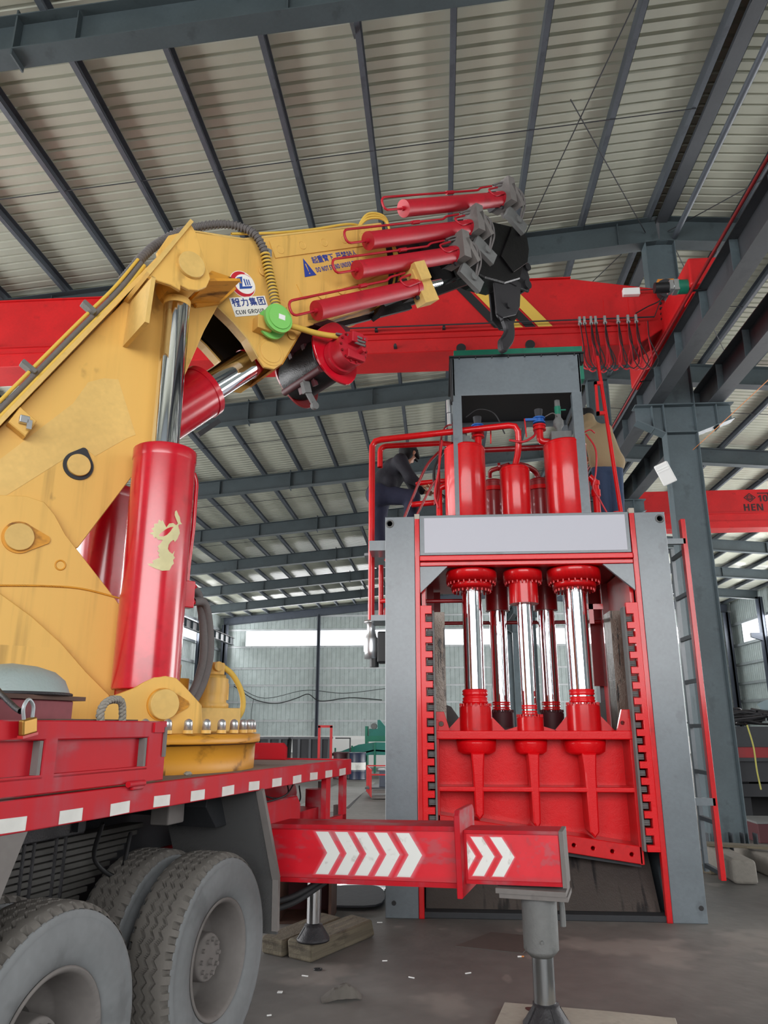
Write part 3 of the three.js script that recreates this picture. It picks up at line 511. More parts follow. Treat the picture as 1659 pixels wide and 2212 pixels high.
{ // ram with its blade
  const zf = -7.92, zb = -8.22, sl = (x) => 0.47 + (1.9 - x) * 0.14;
  const ram = press;
  const p = obj('ram_plate', [ext([[-0.06, sl(-0.06)], [1.9, sl(1.9)], [1.9, 1.7], [-0.06, 1.7]], zb - 0.06, zb)], m.pressRough, ram);
  obj('blade_beam', [ext([[-0.05, sl(-0.05)], [1.89, sl(1.89)], [1.89, sl(1.89) + 0.16], [-0.05, sl(-0.05) + 0.16]], zb, zf + 0.03, 0.006, [0.5, 0.69, 0.88, 1.07, 1.25, 1.43, 1.61, 1.79].map((x) => [x, sl(x) + 0.075, 0.018]))], m.pressRed, ram);
  obj('blade', [ext([[-0.05, sl(-0.05) - 0.05], [1.89, sl(1.89) - 0.035], [1.89, sl(1.89)], [-0.05, sl(-0.05)]], zb - 0.06, zf - 0.05)], m.chassis, ram);
  obj('flange_bar', [b2(-0.06, 1.9, 1.61, 1.695, zb - 0.06, zf + 0.04, 0.012)], m.pressRough, ram);
  obj('flange_bar', [b2(-0.04, 1.88, 1.115, 1.16, zb, zf + 0.03, 0.01)], m.pressRough, ram);
  obj('side_flange', [b2(-0.065, -0.025, sl(-0.05), 1.8, zb - 0.06, zf + 0.03, 0.006)], m.pressRed, ram); obj('side_flange', [b2(1.865, 1.905, sl(1.9), 1.82, zb - 0.06, zf + 0.03, 0.006)], m.pressRed, ram);
  obj('corner_lug', [ext([[-0.065, 1.69], [0.09, 1.69], [0.03, 1.88], [-0.065, 1.88]], zf - 0.03, zf + 0.02, 0.004, [[0.0, 1.76, 0.025]])], m.pressRed, ram);
  obj('corner_lug', [ext([[1.905, 1.69], [1.75, 1.69], [1.81, 1.9], [1.905, 1.9]], zf - 0.03, zf + 0.02, 0.004, [[1.81, 1.77, 0.025]])], m.pressRed, ram);
  const tooth = share(cy(0.011, 0.011, 0.03, 0, 0, 0, 'y', 6));
  const cyl = (x, z, R, yb, yt, Rn, ybt, rr, front) => {               // socket on the ram, collar, rod
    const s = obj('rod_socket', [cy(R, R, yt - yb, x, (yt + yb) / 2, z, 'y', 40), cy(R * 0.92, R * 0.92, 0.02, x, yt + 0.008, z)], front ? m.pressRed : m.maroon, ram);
    for (let k = 0; k < 20; k++) { const q = obj('bolt', tooth, front ? m.pressRed : m.maroon, s); q.position.set(x + Math.cos(k * 0.314) * R * 0.93, yt + 0.02, z + Math.sin(k * 0.314) * R * 0.93); }
    const pts = []; for (let i = 0; i <= 14; i++) pts.push([Rn * (1 + 0.06 * Math.sin(i * 2.1) + 0.04 * Math.sin(i * 5.3)), yt + (ybt - yt) * i / 14]);
    obj('wrapped_collar', T(lathe([[0.001, yt], ...pts, [0.001, ybt]], 32), x, 0, z), front ? m.pressRough : m.pressRough, ram);
    if (front) {
      obj('socket_rib', [ext([[x - R - 0.13, 1.695], [x - R + 0.02, 1.695], [x - R + 0.02, yt - 0.08]], z - 0.015, z + 0.015)], m.pressRed, ram);
      obj('socket_rib', [ext([[x + R + 0.13, 1.695], [x + R - 0.02, 1.695], [x + R - 0.02, yt - 0.08]], z - 0.015, z + 0.015)], m.pressRed, ram);
      obj('boss', [T(lathe([[0.001, 1.46], [R * 0.85, 1.46], [R * 1.15, 1.49], [R * 1.22, 1.57], [R * 1.22, 1.61], [0.001, 1.61]], 32), x, 0, z - 0.04)], m.pressRough, ram);
      const w = R * 0.4; obj('stiffening_rib', [ext([[x - w, 1.48], [x + w, 1.48], [x + w * 0.8, 1.3], [x + w * 0.62, sl(x) + 0.22], [x, sl(x) + 0.17], [x - w * 0.62, sl(x) + 0.22], [x - w * 0.8, 1.3]], zb, zf + 0.035, 0.014)], m.pressRough, ram);
    }
    return s;
  };
  const rodAt = (x, z, r, y0, y1) => obj('piston_rod', cy(r, r, y1 - y0, x, (y0 + y1) / 2, z, 'y', 48), m.chrome, press);
  const flange = (x, z, R, y0, y1, n, mat) => {
    const f = obj('cylinder_flange', [T(lathe([[0.001, y0], [R, y0], [R, y1 - 0.02], [R * 0.97, y1], [0.001, y1]], 44), x, 0, z)], mat, press);
    for (let k = 0; k < n; k++) { const q = obj('bolt', tooth, mat, f); q.position.set(x + Math.cos(k / n * 6.2832) * (R - 0.02), y0 - 0.012, z + Math.sin(k / n * 6.2832) * (R - 0.02)); }
  };
  cyl(0.36, -8.07, 0.168, 1.695, 1.93, 0.128, 2.11, 0, true); cyl(0.915, -8.07, 0.137, 1.695, 1.82, 0.078, 1.955, 0, true); cyl(1.46, -8.07, 0.172, 1.695, 1.94, 0.124, 2.11, 0, true);
  rodAt(0.36, -8.07, 0.107, 1.95, 3.4); rodAt(0.915, -8.07, 0.078, 1.8, 3.3); rodAt(1.46, -8.07, 0.118, 1.95, 3.4);
  flange(0.36, -8.07, 0.275, 3.235, 3.36, 26, m.pressRed); flange(0.36, -8.07, 0.222, 3.155, 3.235, 24, m.pressRed);
  flange(1.46, -8.07, 0.283, 3.23, 3.37, 26, m.pressRed); flange(1.46, -8.07, 0.228, 3.15, 3.23, 24, m.pressRed);
  flange(0.915, -8.07, 0.208, 3.235, 3.36, 22, m.pressRed); obj('cylinder_barrel', [cy(0.155, 0.155, 0.24, 0.915, 3.12, -8.07, 'y', 40)], m.pressRed, press);
  for (const x of [0.69, 1.25]) {                                      // the two rear cylinders
    rodAt(x, -8.85, 0.1, 1.85, 3.2);
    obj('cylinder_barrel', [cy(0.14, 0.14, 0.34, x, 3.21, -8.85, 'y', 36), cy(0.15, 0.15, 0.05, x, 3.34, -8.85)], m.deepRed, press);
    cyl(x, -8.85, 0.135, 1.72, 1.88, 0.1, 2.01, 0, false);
  }
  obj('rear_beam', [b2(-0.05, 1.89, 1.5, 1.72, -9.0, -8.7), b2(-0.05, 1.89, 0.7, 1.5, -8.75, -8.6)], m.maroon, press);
  obj('rear_guide', [ext([[0.0, 1.72], [0.28, 1.72], [0.12, 1.95], [0.0, 2.0]], -8.9, -8.86)], m.castGrey, press); obj('rear_guide', [ext([[1.86, 1.72], [1.58, 1.72], [1.72, 1.95], [1.86, 2.02]], -8.9, -8.86)], m.castGrey, press);
  // barrels standing above the platform
  const tank = (x, z, r, y0, y1, mat) => obj('tank', [T(lathe([[0.001, y0], [r, y0], [r, y1 - 0.03], [r - 0.012, y1 - 0.012], [r - 0.03, y1], [0.001, y1]], 48), x, 0, z), T(new THREE.TorusGeometry(r, 0.004, 6, 48).rotateX(Math.PI / 2), x, y1 - 0.045, z)], mat, press);
  const t1 = tank(0.335, -8.2, 0.235, 3.92, 4.86, m.pressRed), t2 = tank(0.9, -8.2, 0.168, 3.92, 4.6, m.pressRed), t3 = tank(1.485, -8.2, 0.24, 3.92, 4.88, m.pressRed);
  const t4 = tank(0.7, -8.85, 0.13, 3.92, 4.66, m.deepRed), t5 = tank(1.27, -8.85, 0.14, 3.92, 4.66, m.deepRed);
  obj('tank_flange', [cy(0.155, 0.155, 0.05, 0.7, 4.53, -8.85), cy(0.165, 0.165, 0.05, 1.27, 4.53, -8.85)], m.pressRed, press);
  // oil pipes
  obj('oil_pipe', [pipe([[-0.755, 2.86, -8.3], [-0.755, 5.02, -8.3], [0.95, 5.07, -8.05], [0.95, 4.78, -8.1], [0.9, 4.58, -8.18]], 0.037, 0.1, 14), cy(0.05, 0.05, 0.03, 0.9, 4.6, -8.2)], m.pressRed, press);
  obj('oil_pipe', [pipe([[-0.675, 4.75, -8.5], [-0.675, 5.02, -8.5], [0.08, 5.04, -8.5], [0.2, 5.0, -8.45]], 0.033, 0.09, 14)], m.pressRed, press);
  obj('oil_pipe', [pipe([[-0.665, 2.9, -8.55], [-0.665, 3.55, -8.55]], 0.03), pipe([[-0.6, 3.6, -8.4], [-0.5, 3.5, -8.4]], 0.03), pipe([[-0.66, 3.12, -8.5], [-0.48, 3.12, -8.4]], 0.026), pipe([[-0.6, 2.9, -8.35], [-0.6, 3.02, -8.35], [-0.5, 3.02, -8.35]], 0.022)], m.pressRed, press);
  obj('oil_pipe', [pipe([[-0.25, 4.6, -8.7], [0.14, 4.61, -8.65]], 0.032), pipe([[-0.3, 4.3, -8.6], [0.05, 4.31, -8.55]], 0.036), pipe([[0.03, 3.93, -8.35], [0.03, 4.42, -8.35], [0.12, 4.45, -8.35]], 0.038, 0.06)], m.pressRed, press);
  obj('oil_pipe', [pipe([[0.5, 4.98, -8.62], [1.6, 5.0, -8.62]], 0.035), pipe([[0.66, 4.67, -8.75], [0.66, 4.74, -8.7], [0.88, 4.76, -8.55]], 0.028, 0.05), pipe([[0.98, 4.78, -8.6], [1.12, 4.79, -8.72], [1.24, 4.75, -8.83], [1.27, 4.6, -8.85]], 0.036, 0.08), cy(0.05, 0.05, 0.03, 0.76, 4.76, -8.62, 'x')], m.deepRed, press);
  obj('oil_pipe', [pipe([[1.82, 3.93, -8.3], [1.82, 4.44, -8.3], [1.76, 4.5, -8.3]], 0.04, 0.06), cy(0.052, 0.052, 0.08, 1.82, 4.3, -8.3), cy(0.052, 0.052, 0.05, 1.82, 4.42, -8.3)], m.pressRed, press);
  obj('handrail_post', [rod([2.05, 3.92, -8.15], [1.93, 5.95, -8.15], 0.024, 0.02), b2(1.87, 1.9, 5.2, 5.62, -8.17, -8.13), b2(1.87, 1.97, 5.58, 5.62, -8.17, -8.13), b2(1.87, 1.97, 5.2, 5.24, -8.17, -8.13), cy(0.05, 0.05, 0.09, 1.99, 3.97, -8.1)], m.pressRed, press);
  // valves on the tanks
  const valve = (x, y, z, s, rot) => {
    const v = obj('filling_valve', [pipe([[x + 0.12 * s, y - 0.13, z], [x, y - 0.12, z], [x, y + 0.02, z]], 0.042, 0.07), cy(0.075, 0.075, 0.02, x, y + 0.03, z), cy(0.075, 0.075, 0.02, x, y + 0.075, z), cy(0.06, 0.06, 0.03, x, y + 0.05, z)], m.pressRed, press);
    obj('valve_body', [cy(0.072, 0.072, 0.016, x, y + 0.115, z), cy(0.072, 0.072, 0.016, x, y + 0.17, z), cy(0.055, 0.055, 0.07, x, y + 0.14, z), bx(0.15, 0.03, 0.03, x - 0.09 * s * rot, y + 0.145, z + 0.03)], m.blue, v, 'blue valve body');
    obj('valve_neck', [cy(0.05, 0.04, 0.09, x, y + 0.235, z)], m.dark, v);
    obj('valve_lever', [bar([x - 0.17 * s * rot, y + 0.16, z + 0.03], [x - 0.16 * s * rot, y - 0.07, z + 0.03], 0.014, 0.014)], m.pressRed, v);
  };
  valve(0.5, 4.98, -8.25, 0.2, -4.5); valve(1.22, 5.05, -8.25, 1, 1);
  obj('pressure_valve', [b2(1.33, 1.56, 4.88, 5.0, -8.28, -8.1, 0.006), T(lathe([[0.001, 5.0], [0.03, 5.0], [0.03, 5.06], [0.06, 5.1], [0.06, 5.16], [0.035, 5.2], [0.03, 5.42], [0.001, 5.42]], 20), 1.435, 0, -8.2)], m.castGrey, press);
  obj('valve_cap', [cy(0.036, 0.036, 0.1, 1.435, 5.29, -8.2), rod([1.46, 5.3, -8.2], [1.53, 5.3, -8.2], 0.01)], m.green, press, 'green valve cap');
  obj('pressure_valve', [b2(0.27, 0.4, 4.86, 4.97, -8.28, -8.1), cy(0.035, 0.035, 0.12, 0.335, 5.03, -8.2)], m.castGrey, press);
  for (const [pts, r, mm] of [[[[0.36, 5.2, -8.1], [0.5, 5.27, -8.05], [0.68, 5.22, -8.05], [0.8, 4.98, -8.1]], 0.008, m.hoseBlack], [[[0.85, 4.9, -8.1], [1.0, 4.84, -8.0], [1.12, 4.92, -8.05], [1.16, 5.02, -8.15]], 0.014, m.cableRed], [[[1.28, 5.2, -8.15], [1.36, 5.22, -8.1], [1.42, 5.2, -8.15]], 0.006, m.hoseGrey],
    [[[0.3, 5.3, -8.4], [0.12, 5.2, -8.4], [0.05, 4.9, -8.4], [0.02, 4.3, -8.3], [-0.02, 4.2, -8.3], [0.0, 4.5, -8.3], [-0.3, 3.95, -8.3]], 0.014, m.deepRed], [[[0.06, 4.95, -8.5], [-0.1, 4.75, -8.45], [-0.3, 4.3, -8.45], [-0.42, 4.0, -8.45]], 0.016, m.deepRed], [[[0.1, 4.95, -8.5], [-0.02, 4.7, -8.5], [0.0, 4.45, -8.5], [0.1, 4.35, -8.5]], 0.018, m.hoseBlack], [[[0.08, 5.0, -8.3], [0.03, 4.6, -8.25], [-0.02, 4.3, -8.25], [0.02, 4.15, -8.25]], 0.012, m.cableRed],
    [[[1.72, 4.95, -8.1], [1.8, 4.75, -8.05], [1.78, 4.45, -8.05], [1.74, 4.3, -8.05], [1.8, 4.15, -8.05], [1.88, 3.97, -8.05]], 0.01, m.cableRed], [[[1.7, 5.0, -8.2], [1.78, 5.02, -8.15], [1.84, 5.0, -8.2]], 0.008, m.cableRed]]) obj('hose', hose(pts, r, 8, 6), mm, press);
}
{ // control canopy on four legs
  const c = press, Z = -7.98;
  obj('canopy_shell', [b2(0.215, 1.685, 5.42, 5.9, Z - 0.012, Z, 0.004), b2(0.215, 0.235, 5.42, 5.9, -9.0, Z), b2(1.665, 1.685, 5.42, 5.9, -9.0, Z), b2(0.215, 1.685, 5.42, 5.9, -9.0, -8.99)], m.grey, c);
  obj('canopy_lid', [b2(0.18, 1.74, 5.9, 5.915, -9.05, Z + 0.04), b2(0.19, 0.215, 5.35, 5.9, Z - 0.1, Z + 0.01), b2(1.7, 1.735, 5.8, 5.9, Z - 0.1, Z + 0.01)], m.black, c, 'black lid edge');
  const sc = share(cy(0.008, 0.008, 0.02, 0, 0, 0, 'y', 6)); for (let k = 0; k < 8; k++) { const q = obj('lid_screw', sc, m.dark, c); q.position.set(0.3 + k * 0.19, 5.89, Z + 0.02); }
  for (const [x0, x1, z] of [[0.205, 0.31, Z], [1.57, 1.68, Z], [0.205, 0.31, -8.95], [1.57, 1.68, -8.95]]) { obj('canopy_leg', [b2(x0, x1, 3.93, 5.42, z - 0.09, z)], m.grey, c); obj('leg_foot', b2(x0 - 0.06, x1 + 0.05, 3.925, 3.945, z - 0.13, z + 0.03), m.grey, c); }
  obj('canopy_back', [b2(0.27, 1.97, 6.12, 6.6, -9.25, -9.1)], m.green, c, 'green rear cabinet');
  obj('canopy_inside', [b2(0.24, 1.66, 5.5, 5.52, -8.98, Z - 0.02)], m.black, c);
  obj('hinge_tube', [cy(0.03, 0.03, 0.16, 0.165, 5.33, Z - 0.1), cy(0.03, 0.03, 0.14, 0.17, 5.17, Z - 0.1)], m.silver, c);
  // left side bracket, motor unit under the pipes, ladder
  obj('pipe_bracket', [b2(-0.74, -0.55, 3.57, 3.68, -8.2, -7.86)], m.grey, c); obj('pipe_bracket', [b2(-0.72, -0.55, 2.81, 2.87, -8.3, -7.86)], m.grey, c);
  obj('step_plate', [b2(-0.86, -0.56, 3.66, 3.69, -9.2, -8.5)], m.grey, c);
  obj('pump_coupling', [T(lathe([[0.001, 2.45], [0.075, 2.45], [0.075, 2.52], [0.085, 2.53], [0.085, 2.66], [0.06, 2.69], [0.045, 2.76], [0.05, 2.83], [0.08, 2.84], [0.08, 2.87], [0.001, 2.87]], 24), -0.755, 0, -8.3)], m.silver, c);
  obj('pump_motor', [b2(-0.68, -0.56, 2.4, 2.74, -8.4, -8.2, 0.02), cy(0.05, 0.05, 0.1, -0.72, 2.41, -8.3)], m.black, c);
  const ld = obj('ladder', [b2(2.67, 2.72, 0.3, 3.93, -8.2, -8.12, 0.006)], m.pressRed, c, 'ladder with a red front rail and grey rungs');
  obj('ladder_rail', [b2(2.68, 2.72, 0.3, 3.7, -8.66, -8.6)], m.grey, ld);
  const rg = share(b2(2.675, 2.715, -0.02, 0.02, -8.6, -8.2)); for (let k = 0; k < 8; k++) { const q = obj('rung', rg, m.steelDark, ld); q.position.y = 0.36 + k * 0.46; }
  obj('ladder_arm', [b2(2.39, 2.7, 3.65, 3.71, -8.18, -8.12)], m.grey, ld); obj('ladder_arm', [b2(2.39, 2.7, 0.98, 1.05, -8.18, -8.12)], m.grey, ld);
  obj('motor', [cy(0.07, 0.07, 0.2, 2.5, 3.72, -8.9, 'z'), bx(0.06, 0.1, 0.06, 2.56, 3.86, -8.9), cy(0.06, 0.06, 0.2, 2.52, 3.5, -8.9, 'z')], m.castGrey, c);
}
// ---------------------------------------------------------------- the crane truck (local x outwards from its middle, z towards its front)
const truck = thing('crane_truck', 'red flatbed truck carrying a yellow folding crane with its outrigger out', 'crane truck', 0, 0, 0, -13.3 * D2R);
const tp = (n, g, mat, label, par = truck) => obj(n, g, mat, par, label);
const B3 = (w0, w1, h0, h1, s0, s1, r) => b2(w0, w1, h0, h1, -s0, -s1, r);
{
  // deck, rail and marker tapes
  tp('deck', [B3(-4.6, -2.22, 1.4, 1.47, -3, 6.05)], m.deck);
  tp('side_rail', B3(-2.24, -2.2, 1.362, 1.482, -3, 6.08, 0.006), m.dustyRed);
  tp('side_rail', B3(-4.62, -4.58, 1.362, 1.482, -3, 6.08, 0.006), m.dustyRed);
  tp('rear_rail', B3(-4.6, -2.22, 1.36, 1.482, 6.04, 6.08, 0.006), m.dustyRed);
  const tape = share(bx(0.003, 0.05, 0.135));
  [2.41, 2.725, 3.045, 3.37, 3.7, 4.025, 4.345, 4.665, 4.985, 5.28, 5.575, 5.87, 2.09, 1.77].forEach((s, i) => { const q = tp('marker_tape', tape, m.tape); q.position.set(-2.198, 1.395 - (i % 3) * 0.0015, -s); q.rotation.x = (i % 3 - 1) * 0.02; });
  // drop side board with two recessed panels
  const side = tp('side_board', ext([[3.37, 1.49], [-3, 1.49], [-3, 1.768], [3.37, 1.768]], -0.035, 0, 0.005, [[[3.22, 1.56], [3.22, 1.692], [2.605, 1.692], [2.605, 1.56]], [[2.53, 1.56], [2.53, 1.692], [1.9, 1.692], [1.9, 1.56]]]).rotateY(Math.PI / 2).translate(-2.2, 0, 0), m.dustyRed);
  for (const [s0, s1] of [[2.6, 3.225], [1.89, 2.535]]) { obj('recessed_panel', [B3(-2.245, -2.235, 1.55, 1.7, s0, s1), B3(-2.235, -2.2, 1.548, 1.562, s0, s1).rotateZ(0)], m.dustyRed, side); obj('panel_return', [B3(-2.236, -2.202, 1.56, 1.69, s1 - 0.03, s1 - 0.012)], m.dustGrey, side); }
  obj('latch', [B3(-2.2, -2.188, 1.715, 1.76, 3.25, 3.33)], m.dustyRed, side); obj('latch_bar', [B3(-2.2, -2.19, 1.6, 1.74, 3.34, 3.36)], m.dustGrey, side);
  obj('hinge', [B3(-2.2, -2.18, 1.462, 1.49, 3.1, 3.19, 0.008), cy(0.014, 0.014, 0.12, -2.185, 1.49, -3.13, 'z', 10)], m.dustyRed, side);
  tp('front_fill', [B3(-2.3, -2.24, 1.5, 1.75, -3, 3.3)], m.chassis);
  tp('rear_gate', [ext([[-3.85, 1.47], [-2.74, 1.47], [-2.74, 1.57], [-2.77, 1.605], [-3.85, 1.605]], -0.02, 0.02, 0.006).translate(0, 0, -5.98)], m.dustyRed);
  tp('far_board', [B3(-4.6, -4.56, 1.48, 1.66, 3.8, 5.9)], m.dustyRed);
  // chassis, cross members, spring pack
  tp('chassis_rail', [B3(-3.2, -3.1, 0.95, 1.2, -3, 6.4), B3(-3.8, -3.7, 0.95, 1.2, -3, 6.4)], m.chassis);
  tp('cross_member', [B3(-4.5, -2.85, 1.2, 1.4, 3.6, 3.66), B3(-4.5, -2.85, 1.2, 1.4, 4.4, 4.46), B3(-4.5, -2.85, 1.2, 1.4, 2.5, 2.56), B3(-4.5, -2.85, 1.2, 1.4, 5.3, 5.36)], m.chassis);
  tp('added_dark_fill', [B3(-3.6, -3.25, 0.5, 1.38, -3, 5.6)], m.dark);  // added dark fill that blocks the bright gap under the chassis
  tp('under_bracket', [ext([[4.5, 1.36], [4.3, 1.36], [4.28, 1.27], [4.42, 1.14], [4.62, 1.14], [4.58, 1.2]], -0.14, 0.14, 0.004).rotateY(Math.PI / 2).translate(-2.62, 0, 0)], m.chassis);
  tp('lamp_box', [B3(-2.66, -2.54, 1.2, 1.31, 3.97, 4.14, 0.01)], m.dustGrey);
  const leafG = (k) => B3(-3.03, -2.92, 0.8 + k * 0.034, 0.828 + k * 0.034, 3.45 - (0.25 + 0.06 * k), 3.45 + (0.25 + 0.06 * k), 0.006);
  for (let k = 0; k < 11; k++) tp('spring_leaf', leafG(k), m.spring);
  for (const s of [3.3, 3.37, 3.53, 3.6]) tp('u_bolt', [rod([-2.93, 0.78, -s], [-2.93, 1.2, -s], 0.016)], m.castDark);
  tp('spring_seat', [B3(-3.06, -2.88, 1.18, 1.27, 3.2, 3.7, 0.01)], m.castDark);
  tp('axle', [cy(0.1, 0.1, 1.9, -3.4, 0.53, -4.1, 'x'), cy(0.1, 0.1, 1.9, -3.4, 0.53, -2.8, 'x')], m.castDark);
  tp('air_hose', [hose([[-2.7, 1.25, -3.6], [-2.8, 1.05, -3.7], [-2.75, 0.95, -3.85], [-2.8, 1.15, -4.0]], 0.012, 6), hose([[-2.6, 1.3, -5.1], [-2.5, 1.24, -5.25], [-2.5, 1.25, -5.5], [-2.6, 1.32, -5.7]], 0.006, 5)], m.hoseBlack);
  tp('wiring', [hose([[-2.3, 1.34, -4.6], [-2.35, 1.26, -4.8], [-2.3, 1.28, -5.0], [-2.4, 1.34, -5.4]], 0.006, 5), hose([[-2.45, 1.3, -5.6], [-2.4, 1.2, -5.5], [-2.45, 1.16, -5.3]], 0.006, 5)], m.hoseBlack);
  tp('air_tank', [cy(0.14, 0.14, 0.75, -2.95, 1.18, -6.0, 'z', 28), T(new THREE.SphereGeometry(0.14, 20, 10).scale(1, 1, 0.35), -2.95, 1.18, -6.375)], m.dustyRed);
  tp('under_box', [B3(-2.75, -2.42, 0.98, 1.12, 5.55, 5.95), B3(-3.2, -2.7, 0.6, 1.0, 5.9, 6.4)], m.dustyRed);
  const lad = tp('rear_frame', [B3(-2.28, -2.24, 0.92, 1.37, 5.63, 5.72), B3(-2.28, -2.24, 0.92, 1.37, 6.0, 6.08), B3(-2.28, -2.24, 1.0, 1.06, 5.63, 6.08), B3(-2.28, -2.24, 0.9, 0.95, 5.63, 6.08)], m.dustyRed);
  obj('lamp_plate', [B3(-2.5, -2.46, 1.1, 1.3, 6.1, 6.25), B3(-2.36, -2.32, 0.92, 1.12, 6.1, 6.16)], m.dustGrey, lad);
  tp('mud_flap', [bar([-2.55, 1.36, -4.44], [-2.55, 0.82, -4.72], 0.72, 0.02, V(0, 0, 1)), bar([-2.55, 0.82, -4.72], [-2.55, 0.5, -4.735], 0.72, 0.02, V(0, 0, 1))], m.netBlack);
  tp('flap_edge', [bar([-2.2, 1.365, -4.43], [-2.2, 0.82, -4.71], 0.045, 0.03, V(0, 0, 1)), bar([-2.2, 0.82, -4.712], [-2.2, 0.52, -4.725], 0.04, 0.03, V(0, 0, 1))], m.dustGrey);
  tp('fender_plate', [ext([[-2.5, 1.362], [2.5, 1.362], [2.41, 1.16], [2.35, 1.0], [2.1, 0.62], [-2.5, 0.62]], -0.012, 0.0).rotateY(Math.PI / 2).translate(-2.205, 0, 0)], m.dustGrey);
  tp('black_hoses', [hose([[-2.4, 0.62, -4.9], [-2.25, 0.64, -5.1], [-2.1, 0.74, -5.3], [-2.05, 0.8, -5.35]], 0.02, 8), hose([[-2.4, 0.57, -4.9], [-2.25, 0.6, -5.1], [-2.1, 0.7, -5.3]], 0.02, 8)], m.hoseBlack);
}
// dual wheels: tyre with a cut tread, dished rim, hub with its bolts
const tyreGeo = (() => {
  const NA = 440, NX = 44, W = 0.27, R = 0.53, P = [], N = [], I = [], rr = (th, t) => {  // t in -1..1 across the tread
    let r = R - 0.028 * Math.pow(Math.abs(t), 6), x = t * W / 2, k = th / (Math.PI * 2) * 52, zig = (Math.abs((k % 1) - 0.5) - 0.25) * 0.05;
    for (const c of [-0.05, 0, 0.05]) if (Math.abs(x - c - zig) < 0.0075) r -= 0.02;
    if (Math.abs(t) > 0.74) { const q = ((k * 0.92 + (t > 0 ? 0 : 0.5)) % 1 + 1) % 1; if (q < 0.4) r -= 0.034 * sm(0.68, 0.86, Math.abs(t)); }
    return r;
  };
  for (let i = 0; i <= NA; i++) for (let j = 0; j <= NX; j++) { const th = i / NA * Math.PI * 2, t = j / NX * 2 - 1, r = rr(th, t); P.push(t * W / 2, r * Math.sin(th), r * Math.cos(th)); }
  for (let i = 0; i < NA; i++) for (let j = 0; j < NX; j++) { const a = i * (NX + 1) + j, b = a + NX + 1; I.push(a, b, a + 1, b, b + 1, a + 1); }
  let g = new THREE.BufferGeometry(); g.setAttribute('position', new THREE.Float32BufferAttribute(P, 3)); g.setIndex(I); g = g.toNonIndexed(); g.computeVertexNormals();
  const wall = (s) => lathe([[0.5, 0.128], [0.496, 0.137], [0.47, 0.14], [0.466, 0.136], [0.43, 0.142], [0.38, 0.146], [0.33, 0.136], [0.295, 0.12], [0.285, 0.09]].map(([r, x]) => [r, x * s]).sort(() => 0), 96).rotateZ(-Math.PI / 2);
  return [share(g, cy(0.49, 0.49, 0.26, 0, 0, 0, 'x', 64, true)), share(wall(1), wall(-1))];
})();
const rimGeo = share(lathe([[0.292, 0.118], [0.298, 0.125], [0.286, 0.132], [0.27, 0.115], [0.255, 0.06], [0.245, -0.06], [0.235, -0.1], [0.13, -0.12], [0.001, -0.12]], 72).rotateZ(-Math.PI / 2), lathe([[0.285, -0.12], [0.26, -0.05], [0.256, 0.06]], 64).rotateZ(-Math.PI / 2));
const hubGeo = share(lathe([[0.15, -0.14], [0.15, -0.1], [0.125, -0.09], [0.12, 0.04], [0.112, 0.06], [0.001, 0.064]], 40).rotateZ(-Math.PI / 2));
const hubBolt = share(cy(0.012, 0.012, 0.02, 0, 0, 0, 'x', 6)), hubPlug = share(cy(0.018, 0.018, 0.03, 0, 0, 0, 'x', 6));
function wheel(w, s, outer) {
  const g = new THREE.Group(); g.name = 'wheel'; g.position.set(w, 0.525, -s); truck.add(g);
  obj('tyre_tread', tyreGeo[0], m.rubber, g); obj('tyre_sidewall', tyreGeo[1], m.sidewall, g);
  obj('rim', rimGeo, m.dustGrey, g);
  if (outer) { const h = obj('hub', hubGeo, m.dustGrey, g); for (let k = 0; k < 10; k++) { const a = k * 0.6283; const q = obj('hub_bolt', hubBolt, m.dustGrey, g); q.position.set(0.066, Math.sin(a) * 0.088, Math.cos(a) * 0.088); } const q = obj('hub_plug', hubPlug, m.dustGrey, g); q.position.set(0.07, -0.02, 0.01); }
  g.rotation.x = s * 1.7;
}
for (const s of [4.1, 2.8]) { wheel(-2.36, s, true); wheel(-2.71, s, false); wheel(-4.1, s, false); wheel(-4.45, s, true); }
